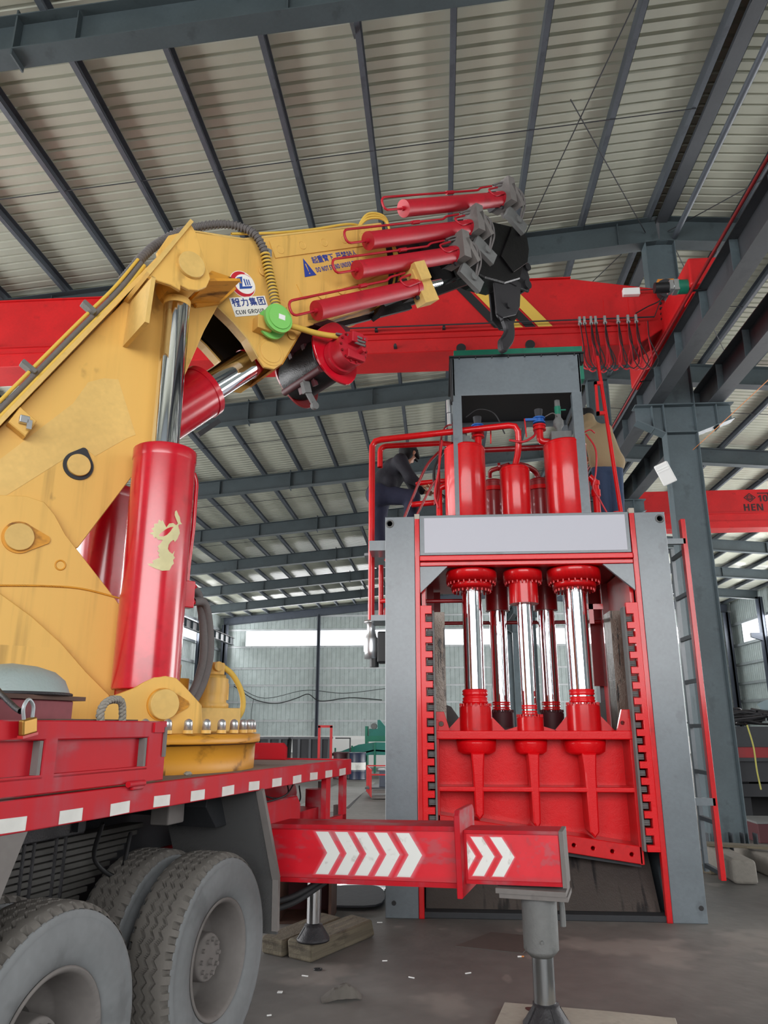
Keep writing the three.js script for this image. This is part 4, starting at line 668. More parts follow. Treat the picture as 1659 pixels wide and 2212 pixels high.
{ // outrigger beam, its jack and the second jack further back
  const o = new THREE.Group(); o.name = 'outrigger_beam'; o.position.set(-2.38, 0.922, -5.15); o.rotation.z = 1.35 * D2R; truck.add(o);
  obj('outer_box', [b2(-0.9, 1.3, -0.165, 0.165, -0.14, 0.14, 0.008), b2(-0.05, 1.3, 0.15, 0.178, -0.16, 0.16), b2(-0.05, 1.3, -0.178, -0.15, -0.16, 0.16)], m.dustyRed, o);
  obj('end_frame', [ext([[-0.24, -0.22], [0.24, -0.22], [0.24, 0.25], [0.2, 0.28], [-0.2, 0.28], [-0.24, 0.25]], -0.018, 0.018, 0.004).rotateY(Math.PI / 2).translate(1.31, 0, 0)], m.dustyRed, o);
  obj('inner_box', [b2(1.2, 1.925, -0.145, 0.145, -0.12, 0.12, 0.006), b2(1.33, 1.92, 0.135, 0.155, -0.128, 0.128), b2(1.33, 1.92, -0.155, -0.135, -0.128, 0.128)], m.dustyRed, o);
  obj('end_cap', [b2(1.92, 1.945, -0.16, 0.155, -0.135, 0.135)], m.dustGrey, o);
  const chev = (n) => canvasTex(1024, 320, (g, w, h) => {
    g.fillStyle = '#c00f22'; g.fillRect(0, 0, w, h);
    const im = g.getImageData(0, 0, w, h); for (let y = 0; y < h; y++) for (let x = 0; x < w; x++) { const k = nA(x / 700, y / 700), d = sm(0.55, 0.75, nB(x / 900, y / 500)), c = mix3([200 + 26 * k, 14 + 22 * k, 32 + 20 * k], [168, 92, 96], d * 0.6), o2 = (y * w + x) * 4; for (let q = 0; q < 3; q++) im.data[o2 + q] = c[q]; } g.putImageData(im, 0, 0);
    for (const pass of [0, 1]) for (const [x0, bw, sx] of n)               // spray edges first, then the white bands
      for (let e = pass ? 0 : 7; e >= 0; e--) {
        g.fillStyle = pass ? '#e2e4e0' : 'rgba(226,222,218,0.07)'; const q = pass ? 0 : e * 3.2, y0 = h * 0.06 - q * 0.4, y1 = h * 0.92 + q * 0.4, md = h * 0.49;
        g.beginPath(); g.moveTo(x0 - q, y0); g.lineTo(x0 + bw + q, y0); g.lineTo(x0 + bw + sx + q, md); g.lineTo(x0 + bw + q, y1); g.lineTo(x0 - q, y1); g.lineTo(x0 + sx - q, md); g.closePath(); g.fill();
      }
    const im2 = g.getImageData(0, 0, w, h); for (let i = 0; i < w * h; i++) { const x = i % w, y = (i / w) | 0, d = 0.75 * sm(0.62, 0.74, nB(x / 500, y / 500)) * nA(y / 300, x / 300), e = 0.5 * sm(0.86, 1, y / h) * nA(x / 300, y / 100); for (let q = 0; q < 3; q++) im2.data[i * 4 + q] = mix(im2.data[i * 4 + q], [120, 106, 98][q], d * 0.5 + e); } g.putImageData(im2, 0, 0);
  });
  const c1 = obj('painted_chevrons', quad(1.29, 0.302), M(0xffffff, 0.4, 0, { map: chev([[255, 71, 66], [364, 71, 66], [473, 71, 66], [582, 71, 66], [700, 71, 66]]), clearcoat: 0.2 }), o, 'five white chevrons on the red outer beam'); c1.position.set(0.645, 0, 0.1415);
  const c2 = obj('painted_chevrons', quad(0.57, 0.262), M(0xffffff, 0.4, 0, { map: chev([[-168, 130, 132], [48, 130, 132], [270, 130, 132]]), clearcoat: 0.2 }), o, 'white chevrons on the red inner beam'); c2.position.set(1.628, 0, 0.1215);
  tp('beam_mount', [ext([[-0.33, -0.25], [0.3, -0.25], [0.3, 0.2], [0.24, 0.26], [-0.27, 0.26], [-0.33, 0.2]], -0.03, 0.03, 0.008, [[[-0.2, -0.19], [-0.2, 0.19], [0.2, 0.19], [0.2, -0.19]]].slice(1)).rotateY(Math.PI / 2).translate(-2.42, 0.985, -5.2)], m.dustyRed);
  tp('jack_plate', [B3(-0.86, -0.44, 0.762, 0.79, 4.99, 5.31), B3(-0.84, -0.43, 0.735, 0.762, 5.0, 5.3)], m.dustGrey);
  tp('jack_barrel', [T(lathe([[0.001, 0.4], [0.07, 0.4], [0.095, 0.425], [0.106, 0.44], [0.108, 0.74], [0.001, 0.74]], 40), -0.62, 0, -5.15), cy(0.009, 0.009, 0.02, -0.6, 0.5, -5.038, 'z', 8)], m.castGrey);
  tp('jack_hose', [hose([[-0.5, 0.74, -5.24], [-0.49, 0.65, -5.24], [-0.49, 0.55, -5.24]], 0.018, 8)], m.castGrey);
  tp('jack_rod', [cy(0.066, 0.066, 0.3, -0.615, 0.29, -5.15, 'y', 36)], m.chromeDull);
  const foot = (w, s, y, k, mat) => tp('jack_foot', [T(lathe([[0.001, 0], [0.175, 0], [0.178, 0.02], [0.16, 0.04], [0.1, 0.13], [0.098, 0.155], [0.05, 0.165], [0.045, 0.18], [0.001, 0.18]].map(([r, h]) => [r * k, h * k]), 28), w, y, -s), ...[0, 1, 2, 3].map((q) => ext([[0.06, 0.02], [0.17, 0.02], [0.17, 0.035], [0.1, 0.14], [0.06, 0.14]].map(([a, b]) => [a * k, b * k]), -0.012, 0.012).rotateY(q * 1.571 + 0.6).translate(w, y, -s))], mat);
  foot(-0.61, 5.15, 0.028, 0.8, m.castDark);
  tp('jack_rod', [cy(0.055, 0.055, 0.5, -2.47, 0.52, -6.0, 'y', 32)], m.chrome); foot(-2.47, 6.0, 0.145, 0.72, m.castDark);
  tp('jack_barrel', [cy(0.09, 0.09, 0.5, -2.47, 1.0, -6.0), B3(-2.25, -2.05, 0.7, 0.76, 5.9, 5.96)], m.dustyRed);
}
// ---------------------------------------------------------------- the folding crane on the truck (a along the boom, h up, o towards the near side)
const CR = 42 * D2R + 13.3 * D2R;
function cp(n, g, mat, label, par) { const q = obj(n, g, mat, par ?? truck, label); if (!par) { q.position.set(-3.4, 0, -4.4); q.rotation.y = CR; } return q; }
function cgroup(n) { const g = new THREE.Group(); g.name = n; g.position.set(-3.4, 0, -4.4); g.rotation.y = CR; truck.add(g); return g; }
const pinGeo = (a, h, r, tail, o, t = 0.02) => [ext(tail ? smooth([[a + r, h], [a + r * 0.7, h + r * 0.72], [a, h + r], [a - r * 0.72, h + r * 0.7], [a - r, h], [a - r * 0.7, h - r * 0.72], [a, h - r], [a + r * 0.72, h - r * 0.7]]) : smooth([[a + r, h], [a, h + r], [a - r, h], [a, h - r]]), o, o + t, 0.003)];
const teardrop = (a, h, r, ang, len, o, t) => { const p = []; for (let i = 0; i <= 24; i++) { const q = ang + 0.9 + (Math.PI * 2 - 1.8) * i / 24; p.push([a + r * Math.cos(q), h + r * Math.sin(q)]); } p.push([a + len * Math.cos(ang - 0.12), h + len * Math.sin(ang - 0.12)], [a + len * 1.04 * Math.cos(ang), h + len * 1.04 * Math.sin(ang)], [a + len * Math.cos(ang + 0.12), h + len * Math.sin(ang + 0.12)]); return ext(p, o, o + t); };
{
  const Y = m.yellow;
  const base = cgroup('slewing_base');
  obj('ring', [T(cylUV(lathe([[0.2, 1.45], [0.93, 1.45], [0.95, 1.47], [0.955, 1.63], [0.2, 1.63]], 96), 0.95, 0.5), 0.1, 0, 0)], m.yellowGrime, base);
  obj('ring_flange', [T(cylUV(lathe([[0.2, 1.635], [0.975, 1.635], [0.985, 1.645], [0.985, 1.69], [0.9, 1.7], [0.2, 1.7]], 96), 0.98, 0.7), 0.1, 0, 0)], m.yellowGrime, base);
  obj('ring_gap', [T(lathe([[0.9, 1.625], [0.94, 1.625], [0.94, 1.64], [0.9, 1.64]], 64), 0.1, 0, 0), T(lathe([[0.5, 1.425], [0.9, 1.425], [0.9, 1.455], [0.5, 1.455]], 64), 0.1, 0, 0)], m.blackOil, base);
  const bg = share(T(lathe([[0.001, 0], [0.026, 0], [0.026, 0.04], [0.022, 0.055], [0.01, 0.064], [0.001, 0.066]], 12), 0, 0, 0)), wg = share(cy(0.03, 0.03, 0.02, 0, 0.0, 0, 'y', 16));
  for (let k = 0; k < 44; k++) { const q = k / 44 * 6.2832, c = Math.cos(q) * 0.93 + 0.1, s = Math.sin(q) * 0.93; if (c > 0.1 || s > 0.4) { const n = obj('ring_nut', bg, m.silver, base); n.position.set(c, 1.72, s); const w = obj('ring_washer', wg, Y, base); w.position.set(c, 1.71, s); } }
  obj('gear_housing', [b2(0.62, 0.98, 1.7, 1.87, -0.16, 0.14, 0.01)], m.yellowPale, base);
  obj('slewing_motor', [T(lathe([[0.001, 1.85], [0.13, 1.85], [0.13, 1.9], [0.112, 1.91], [0.112, 1.97], [0.12, 1.98], [0.12, 2.08], [0.1, 2.09], [0.1, 2.11], [0.001, 2.11]], 32), 0.8, 0, 0), b2(0.73, 0.87, 2.11, 2.2, -0.06, 0.06, 0.01), cy(0.035, 0.035, 0.14, 0.8, 2.17, 0.03, 'z', 14), b2(0.84, 0.92, 1.93, 2.05, -0.04, 0.04)], Y, base);
  obj('filler_canister', [T(lathe([[0.001, 1.85], [0.07, 1.85], [0.085, 1.95], [0.085, 2.08], [0.001, 2.08]], 24), 0.57, 0, -0.1), cy(0.02, 0.02, 0.1, 0.57, 2.13, -0.1)], m.yellowGrime, base);
  obj('motor_hose', [hose([[0.86, 2.18, 0.02], [0.95, 2.12, 0.02], [1.04, 1.98, 0.02], [1.05, 1.86, 0.02], [0.97, 1.74, 0.02]], 0.022, 8)], m.cableYellow, base);
  obj('brass_pipe', [pipe([[0.38, 2.16, -0.1], [0.5, 2.17, -0.1], [0.53, 2.1, -0.1]], 0.012, 0.03)], m.brass, base);
  // mast
  const mast = cgroup('mast');
  const mo = [[-1.6, 2.2], [-1.35, 2.9], [-1.1, 3.08], [-0.85, 3.11], [-0.72, 3.13], [-0.61, 3.11], [-0.54, 3.04], [-0.46, 2.92], [-0.12, 2.56], [-0.05, 2.48], [-0.04, 2.17], [-0.06, 1.72], [-1.5, 1.72]];
  for (const s of [-1, 1]) obj('cheek_plate', [ext(mo, s * 0.4, s * 0.36, 0.004)], Y, mast);
  obj('front_plate', [bar([-0.055, 2.47, 0], [-0.055, 1.72, 0], 0.72, 0.03, V(1, 0, 0)), b2(-1.4, -0.3, 1.72, 2.4, -0.36, 0.36)], m.yellowPale, mast);
  obj('skirt_plate', [ext([[-1.3, 2.75], [-0.95, 2.6], [-0.8, 2.5], [-0.61, 2.38], [-0.42, 2.23], [-0.26, 2.07], [-0.1, 1.93], [-0.06, 1.72], [-1.3, 1.72]], 0.41, 0.46, 0.006)], Y, mast);
  obj('skirt_plate', [ext([[-1.3, 2.75], [-0.8, 2.5], [-0.42, 2.23], [-0.1, 1.93], [-0.06, 1.72], [-1.3, 1.72]], -0.46, -0.41)], Y, mast);
  obj('weld_seam', [hose([[-1.0, 2.53, 0.405], [-0.78, 2.555, 0.405], [-0.52, 2.58, 0.405], [-0.33, 2.585, 0.405], [-0.06, 2.545, 0.405]], 0.006, 5, 12)], m.yellowGrime, mast);
  obj('pivot_pin', pinGeo(-0.73, 2.86, 0.085, true, 0.4, 0.03), m.yellowPale, mast);
  obj('pin_keeper', [teardrop(-0.73, 2.86, 0.1, 0.05, 0.175, 0.398, 0.012)], m.yellowGrime, mast);
  obj('inspection_hole', [T(new THREE.TorusGeometry(0.03, 0.005, 6, 20), -0.47, 2.72, 0.402)], m.yellowGrime, mast);
  // lug that carries the foot of the lift cylinder
  const lug = cgroup('cylinder_lug');
  const lo = [[-0.26, 1.72], [-0.21, 1.9], [-0.05, 1.965], [0, 2.0], [0.06, 2.03], [0.13, 2.04], [0.2, 2.03], [0.26, 1.98], [0.38, 1.87], [0.4, 1.72]];
  obj('lug_plate', ext(lo, 0.72, 0.77, 0.005), Y, lug); obj('lug_plate', ext(lo, 0.34, 0.38, 0.005), Y, lug);
  obj('lug_plate', ext(lo, -0.77, -0.72, 0.005), Y, lug); obj('lug_plate', ext(lo, -0.38, -0.34, 0.005), Y, lug);
  obj('lug_floor', [b2(-0.26, 0.4, 1.7, 1.725, 0.34, 0.77), b2(-0.26, 0.4, 1.7, 1.725, -0.77, -0.34)], Y, lug);
  obj('lug_pin', pinGeo(0.12, 1.87, 0.09, true, 0.77, 0.05), m.yellowPale, lug);
  obj('pin_keeper', [teardrop(0.12, 1.87, 0.098, 0.02, 0.165, 0.768, 0.012)], m.yellowGrime, lug);
  // main boom
  const boom = cgroup('main_boom');
  const bo = [[-1.7, 2.2], [-0.91, 3.57], [-0.07, 5.01], [0.04, 5.24], [0.13, 5.15], [0.25, 5.02], [0.49, 4.96], [0.39, 4.7], [0.27, 4.3], [0.1, 3.8], [-0.04, 3.44], [-0.2, 3.15], [-0.36, 2.86], [-0.62, 2.75], [-1.1, 2.3]];
  for (const s of [-1, 1]) obj('side_plate', [ext(bo, s * 0.345, s * 0.31, 0.005)], Y, boom);
  obj('back_plate', [bar([-1.72, 2.19, 0], [0.03, 5.25, 0], 0.86, 0.03, V(1, 0, 0))], m.yellowPale, boom);
  obj('back_plate', [bar([-0.23, 4.72, 0], [0.045, 5.27, 0], 1.6, 0.028, V(1, 0, 0))], m.yellowPale, boom);
  obj('inner_web', [bar([-0.5, 3.0, 0], [-0.55, 3.9, 0], 0.6, 0.03, V(1, 0, 0)), bar([0.3, 4.85, 0], [-0.1, 4.75, 0], 0.6, 0.03, V(0, 1, 0))], m.yellowGrime, boom);
  obj('paint_patch', [ext([[-0.32, 4.08], [-0.22, 4.1], [-0.06, 3.72], [-0.12, 3.68], [-0.32, 3.5], [-0.4, 3.55], [-0.85, 3.1], [-0.98, 3.18], [-0.93, 3.3], [-0.5, 3.84], [-0.42, 4.02]], 0.344, 0.347)], m.yellowPale, boom, 'plain pale yellow patch');
  obj('pivot_pin', pinGeo(-0.42, 3.41, 0.075, true, 0.345, 0.03), m.yellowPale, boom);
  obj('pin_keeper', [teardrop(-0.42, 3.41, 0.098, 1.35, 0.13, 0.343, 0.012)], m.dark, boom);
  const bxo = obj('valve_box', [ext([[-0.885, 3.58], [-0.83, 3.7], [-0.72, 3.63], [-0.775, 3.51]], 0.345, 0.42, 0.006)], Y, boom);
  obj('switch', [bx(0.06, 0.05, 0.04, -0.8, 3.61, 0.44, 0.006), bx(0.03, 0.06, 0.02, -0.77, 3.58, 0.45)], m.silver, bxo);
  for (const s of [1, -1]) {
    const ck = [[-0.22, 4.71], [0.04, 5.26], [0.09, 5.2], [0.13, 5.1], [0.21, 4.92], [0.225, 4.87], [0.2, 4.79], [0.14, 4.74], [0.07, 4.72], [0.01, 4.73], [0.01, 4.69], [-0.06, 4.705], [-0.15, 4.7]];
    obj('head_cheek', ext(ck, s * 0.745, s * 0.78, 0.005), Y, boom);
    obj('head_pin', pinGeo(0.07, 4.91, 0.1, true, s * 0.78 + (s < 0 ? -0.03 : 0), 0.03), m.yellowPale, boom);
    obj('head_web', [bar([-0.185, 4.72, s * 0.565], [-0.2, 4.36, s * 0.565], 0.43, 0.03, V(1, 0, 0))], m.yellowPale, boom);
    obj('head_wing', [ext([[0.22, 4.95], [0.4, 5.22], [0.57, 5.23], [0.62, 5.14], [0.49, 4.96], [0.3, 4.86]], s * 0.35, s * 0.38), bar([0.225, 4.87, s * 0.56], [0.47, 4.97, s * 0.56], 0.4, 0.02, V(0, 1, 0))], m.yellowGrime, boom);
  }
  // pipes along the back of the boom and the big hose loop over the knuckle
  for (const [d, r, mm] of [[0.03, 0.016, m.cableYellow], [0.06, 0.02, m.hoseGrey], [0.095, 0.013, m.cableYellow]]) obj('back_pipe', [hose([[-1.3 - d * 0.9, 2.95 + d * 0.5, 0.3], [-0.91 - d * 0.87, 3.6 + d * 0.5, 0.3], [-0.45 - d * 0.87, 4.4 + d * 0.5, 0.28], [-0.2 - d * 0.87, 4.83 + d * 0.5, 0.25], [-0.05 - d * 0.8, 5.15 + d * 0.5, 0.2]], r, 7, 10)], mm, boom);
  const cl = share(bx(0.03, 0.11, 0.08, 0, 0, 0, 0.006)); for (const [a, h] of [[-1.02, 3.5], [-0.75, 3.98], [-0.42, 4.55]]) { const q = obj('pipe_clamp', cl, m.castGrey, boom); q.position.set(a - 0.045, h + 0.05, 0.3); q.rotation.z = 1.03; }
  obj('spiral_hose', (() => { const pts = [[-0.22, 4.98, 0.2], [-0.06, 5.3, 0.15], [0.05, 5.47, 0.12], [0.2, 5.62, 0.15], [0.44, 5.76, 0.22], [0.62, 5.8, 0.28], [0.75, 5.74, 0.36], [0.84, 5.62, 0.38], [0.9, 5.45, 0.38], [0.95, 5.2, 0.4], [0.97, 5.05, 0.42]]; const c = new THREE.CatmullRomCurve3(pts.map(A)), hs = [hose(pts, 0.03, 9, 10)]; for (let i = 0; i < 70; i++) { const t = c.getTangentAt(i / 70), p = c.getPointAt(i / 70); const g = new THREE.TorusGeometry(0.031, 0.008, 5, 12); g.applyQuaternion(new THREE.Quaternion().setFromUnitVectors(V(0, 0, 1), t)); hs.push(g.translate(p.x, p.y, p.z)); } return hs; })(), m.hoseGrey, boom);
  obj('spiral_wrap', (() => { const c = new THREE.CatmullRomCurve3([[0.86, 5.56, 0.385], [0.9, 5.42, 0.385], [0.95, 5.2, 0.405], [0.97, 5.06, 0.425]].map(A)), hs = []; for (let i = 0; i < 16; i++) { const t = c.getTangentAt(i / 16), p = c.getPointAt(i / 16); const g = new THREE.TorusGeometry(0.035, 0.01, 6, 12); g.applyQuaternion(new THREE.Quaternion().setFromUnitVectors(V(0, 0, 1), t)); hs.push(g.translate(p.x, p.y, p.z)); } return hs; })(), m.cableYellow, boom);
  // lift cylinders
  for (const s of [1, -1]) {
    const lc = cgroup('lift_cylinder'), o = s * 0.56;
    obj('barrel', [T(lathe([[0.001, 1.96], [0.2, 1.96], [0.207, 1.97], [0.207, 3.48], [0.212, 3.485], [0.212, 3.555], [0.2, 3.565], [0.001, 3.565]], 64), 0.085, 0, o)], m.craneRed, lc);
    obj('foot_eye', [cy(0.09, 0.09, 0.3, 0.11, 1.87, o, 'z', 24), b2(-0.06, 0.26, 1.84, 1.96, o - 0.1, o + 0.1), b2(-0.05, 0.0, 1.8, 1.96, o - 0.17, o + 0.17)], m.craneRed, lc);
    obj('rod', [cy(0.094, 0.094, 1.2, 0.078, 4.13, o, 'y', 48)], m.chrome, lc);
    obj('rod_eye', [cy(0.097, 0.097, 0.05, 0.076, 4.71, o), cy(0.11, 0.11, 0.28, 0.07, 4.86, o, 'z')], m.yellow, lc);
    obj('side_pipe', [pipe([[0.29, 3.44, o + 0.03], [0.315, 3.38, o + 0.03], [0.315, 3.05, o + 0.03], [0.3, 2.78, o + 0.03], [0.3, 2.55, o + 0.03]], 0.014, 0.05), b2(0.28, 0.35, 2.5, 2.68, o - 0.03, o + 0.05, 0.006), rod([0.34, 2.64, o], [0.37, 2.66, o], 0.02), rod([0.34, 2.54, o], [0.37, 2.55, o], 0.02)], m.craneRed, lc);
    if (s > 0) {
      const R = 0.209, out = [[95, 308], [107, 330], [120, 345], [125, 370], [137, 382], [120, 388], [113, 398], [123, 420], [128, 440], [120, 460], [113, 480], [100, 498], [90, 488], [75, 500], [63, 520], [60, 545], [70, 560], [90, 570], [103, 550], [98, 578], [108, 590], [98, 604], [104, 625], [92, 640], [80, 668], [35, 675], [-10, 664], [-45, 650], [-56, 640], [-20, 635], [-30, 622], [-8, 612], [14, 600], [4, 588], [10, 575], [-4, 562], [6, 552], [-4, 536], [14, 515], [24, 497], [-5, 497], [-20, 482], [-28, 490], [-40, 470], [-62, 462], [-35, 450], [-52, 435], [-35, 425], [-38, 405], [-15, 402], [-10, 378], [8, 388], [10, 376], [25, 400], [40, 420], [55, 395], [80, 388], [100, 398], [110, 385], [95, 360], [85, 340], [85, 318]].map(([x, y]) => [x / 210, 3.1 - (y - 308) * 0.001117]);
      const g = new THREE.ShapeGeometry(shape(out)), P = g.attributes.position;
      for (let i = 0; i < P.count; i++) { const th = Math.asin(P.getX(i)) - 0.33, y = P.getY(i); P.setXYZ(i, 0.085 + Math.sin(th) * (R + 0.002), y, o + Math.cos(th) * (R + 0.002)); }
      g.computeVertexNormals(); obj('dragon_sticker', g, M(0xe3d9a4, 0.5, 0, { map: tPaint, side: THREE.DoubleSide }), lc, 'pale gold dragon ornament sticker');
    }
  }
  for (const [x, d] of [[0, 0], [0.045, -0.05]]) obj('hydraulic_hose', [hose([[0.37 + x * 0.3, 2.66 + d * 2, 0.5], [0.46 + x, 2.62 + d, 0.42], [0.55 + x, 2.4, 0.34], [0.58 + x, 2.2, 0.3], [0.55 + x, 2.02, 0.28], [0.46 + x, 1.86, 0.3]], 0.03, 10, 8)], m.hoseGrey, boom);
  // knuckle cylinder
  const kc = cgroup('knuckle_cylinder'), kd = V(0.717, 0.697, 0), k0 = V(0.575, 4.37, 0);
  const kp = (t) => k0.clone().addScaledVector(kd, t);
  obj('barrel', [rod(kp(-1.5), kp(-0.04), 0.215, 0.215, 56), rod(kp(-0.05), kp(0), 0.222, 0.222, 56)], m.craneRed, kc);
  obj('rod', [rod(kp(0), kp(0.52), 0.13, 0.13, 48)], m.chrome, kc);
  obj('rod_eye', [rod(kp(0.5), kp(0.6), 0.135, 0.12, 32)], m.craneRed, kc);
  obj('sensor', [bar(kp(-0.25).add(V(0.13, -0.24, 0.05)), kp(-0.02).add(V(0.13, -0.24, 0.05)), 0.04, 0.04, V(0, 0, 1))], m.castDark, kc);
  // jib
  const jib = cgroup('jib');
  const jo = [[0.04, 5.06], [-0.02, 5.25], [0.06, 5.44], [0.22, 5.56], [0.36, 5.6], [0.51, 5.63], [0.72, 5.7], [2.16, 6.52], [2.26, 6.1], [2.24, 5.68], [1.31, 5.07], [1.11, 4.66], [1.04, 4.59], [0.95, 4.58], [0.89, 4.64], [0.84, 4.72], [0.78, 4.79], [0.65, 4.89], [0.5, 4.98], [0.33, 5.03], [0.18, 5.04]];
  for (const s of [-1, 1]) { obj('side_plate', [ext(jo, s * 0.3, s * 0.27, 0.005)], Y, jib); }
  obj('inner_shade_plate', [ext([[0.2, 5.1], [0.2, 5.5], [0.75, 5.66], [1.25, 5.12], [1.05, 4.66], [0.95, 4.66], [0.8, 4.84], [0.5, 5.02]], -0.26, -0.2)], m.blackOil, jib);  // dark plate added inside the jib, its shade put into the colour
  for (const s of [-1, 1]) obj('edge_strip', [[0.18, 5.04, 0.33, 5.03], [0.33, 5.03, 0.5, 4.98], [0.5, 4.98, 0.65, 4.89], [0.65, 4.89, 0.78, 4.79], [0.78, 4.79, 0.89, 4.65]].map(([a, b, c, d]) => bar([a, b, s * 0.25], [c, d, s * 0.25], 0.1, 0.016, V(0, 1, 0))), m.yellowPale, jib);
  obj('top_plate', [bar([0.7, 5.69, 0], [2.16, 6.52, 0], 0.6, 0.02, V(0, 1, 0)), bar([0.2, 5.55, 0], [0.7, 5.69, 0], 0.6, 0.02, V(0, 1, 0))], m.yellowPale, jib);
  obj('bottom_plate', [bar([1.3, 5.085, 0], [2.24, 5.69, 0], 0.56, 0.02, V(0, 1, 0)), bar([1.12, 4.67, 0], [1.31, 5.07, 0], 0.56, 0.02, V(1, 0, 0))], m.yellowGrime, jib);
  obj('end_plate', [bar([2.2, 6.5, 0], [2.24, 5.69, 0], 0.54, 0.02, V(1, 0, 0))], m.dark, jib);
  obj('doubler_plate', [ext([[0.93, 5.77], [1.0, 5.63], [2.04, 6.22], [2.14, 6.49], [2.1, 6.46]], 0.3, 0.312)], Y, jib);
  obj('doubler_plate', [ext([[1.22, 5.46], [1.3, 5.34], [1.9, 5.74], [2.2, 5.98], [2.2, 6.02]], 0.3, 0.31)], Y, jib);
  const cap = share(cy(0.036, 0.036, 0.012, 0, 0, 0, 'z', 18), T(new THREE.TorusGeometry(0.036, 0.005, 5, 18), 0, 0, 0.004));
  for (const [a, h] of [[1.04, 5.73], [1.26, 5.87], [1.49, 6.0], [1.71, 6.13], [1.93, 6.26], [0.89, 5.45], [1.09, 5.21], [1.19, 4.95], [1.48, 5.45], [1.69, 5.58], [1.92, 5.71]]) { const q = obj('bolt_cap', cap, Y, jib); q.position.set(a, h, 0.308); }
  obj('lever_box', [b2(0.86, 0.94, 5.58, 5.66, 0.3, 0.36, 0.008)], m.silver, jib);
  obj('pivot_disc', [pinGeo(1.0, 4.73, 0.12, true, 0.298, 0.008), pinGeo(1.0, 4.73, 0.095, true, 0.3, 0.012)].flat(), Y, jib);
  obj('hose_reel', [cy(0.125, 0.125, 0.03, 0.97, 4.96, 0.46, 'z', 40), cy(0.09, 0.09, 0.1, 0.97, 4.96, 0.39, 'z', 32), cy(0.13, 0.13, 0.02, 0.965, 4.95, 0.36, 'z', 40), cy(0.1, 0.1, 0.012, 0.972, 4.963, 0.48, 'z', 36)], m.limeGreen, jib, 'light green hose reel');
  obj('reel_bracket', [b2(0.82, 0.95, 4.86, 4.98, 0.3, 0.4, 0.006)], Y, jib);
  const lb = obj('reel_label', quad(0.06, 0.045), m.white, jib); lb.position.set(0.99, 4.97, 0.4875);
  obj('reel_hose', [hose([[1.08, 4.96, 0.42], [1.2, 4.97, 0.42], [1.35, 4.98, 0.42], [1.48, 4.99, 0.44], [1.56, 5.0, 0.46]], 0.026, 9)], m.cableYellow, jib);
  for (const d of [-0.03, 0, 0.03]) obj('reel_hose', [hose([[1.52, 5.0, 0.46 + d], [1.58, 4.99, 0.5 + d], [1.64, 4.94 + d, 0.6], [1.68, 4.9 + d, 0.66], [1.7, 4.89 + d, 0.68]], 0.011, 7)], m.hoseGrey, jib);
  for (const k of [0, 1, 2]) obj('loose_cable', [hose([[1.9, 6.37, 0.25], [2.0, 6.5 + k * 0.03, 0.3], [2.15, 6.52 + k * 0.02, 0.36], [2.24, 6.35, 0.36], [2.3 + k * 0.05, 6.0, 0.34], [2.26 + k * 0.05, 5.75, 0.32]], 0.012, 6)], m.cableYellow, jib);
  obj('top_cable', [hose([[0.6, 5.72, 0.26], [1.0, 5.9, 0.28], [1.4, 6.14, 0.24], [1.8, 6.36, 0.28], [2.0, 6.47, 0.2]], 0.012, 6)], m.cableYellow, jib);
  // stickers
  const lg = canvasTex(256, 256, (g) => {
    g.fillStyle = '#f0eeea'; g.fillRect(0, 0, 256, 256); g.fillStyle = '#c31f30'; g.beginPath(); g.arc(128, 128, 122, 0, 7); g.fill(); g.fillStyle = '#f0eeea'; g.beginPath(); g.ellipse(152, 128, 104, 94, 0, 0, 7); g.fill(); g.beginPath(); g.moveTo(256, 70); g.lineTo(180, 30); g.lineTo(256, 20); g.fill();
    g.fillStyle = '#2a4f9e'; g.beginPath(); g.moveTo(86, 64); g.lineTo(150, 56); g.lineTo(118, 150); g.lineTo(226, 150); g.lineTo(206, 172); g.lineTo(80, 172); g.lineTo(108, 84); g.lineTo(84, 84); g.fill(); g.fillRect(152, 78, 14, 66); g.fillRect(176, 84, 13, 60); g.fillRect(198, 88, 12, 56);
    g.strokeStyle = '#c79a4e'; g.lineWidth = 16; g.beginPath(); g.moveTo(70, 108); g.quadraticCurveTo(96, 76, 118, 118); g.stroke();
  });
  const circ = new THREE.CircleGeometry(0.118, 40); circ.userData.ready = true;
  const e1 = obj('emblem_sticker', circ, M(0xffffff, 0.5, 0, { map: lg }), jib, 'round white and red emblem sticker'); e1.position.set(0.71, 5.26, 0.303); e1.rotation.z = 0.42;
  const nt = canvasTex(512, 256, (g) => { g.fillStyle = '#eeece6'; g.fillRect(0, 0, 512, 256); glyphs(g, '程力集团', 18, 14, 108, 14, 15, '#2a3f86'); g.fillStyle = '#1d222e'; g.font = 'bold 76px sans-serif'; g.setTransform(0.95, 0, 0, 1, 0, 0); g.fillText('CLW GROUP', 22, 226); });
  const e2 = obj('name_sticker', quad(0.35, 0.165), M(0xffffff, 0.5, 0, { map: nt }), jib, 'white name sticker with blue characters'); e2.position.set(0.79, 5.085, 0.3035); e2.rotation.z = 0.42;
  const wt = canvasTex(1024, 256, (g, w, h) => {
    g.fillStyle = '#000'; g.fillRect(0, 0, w, h); g.fillStyle = '#fff'; g.beginPath(); g.moveTo(100, 10); g.lineTo(194, 240); g.lineTo(6, 240); g.fill(); g.fillStyle = '#000'; g.beginPath(); g.moveTo(92, 80); g.lineTo(110, 80); g.lineTo(106, 180); g.lineTo(96, 180); g.fill(); g.fillRect(93, 196, 17, 17);
    glyphs(g, '起重臂下 严禁站人', 222, 10, 86, 6, 10, '#fff'); g.fillStyle = '#fff'; g.font = 'bold 84px sans-serif'; g.setTransform(0.66, 0, 0, 1, 0, 0); g.fillText('DO NOT STAND UNDER THE BOOM', 330, 210);
  }, false);
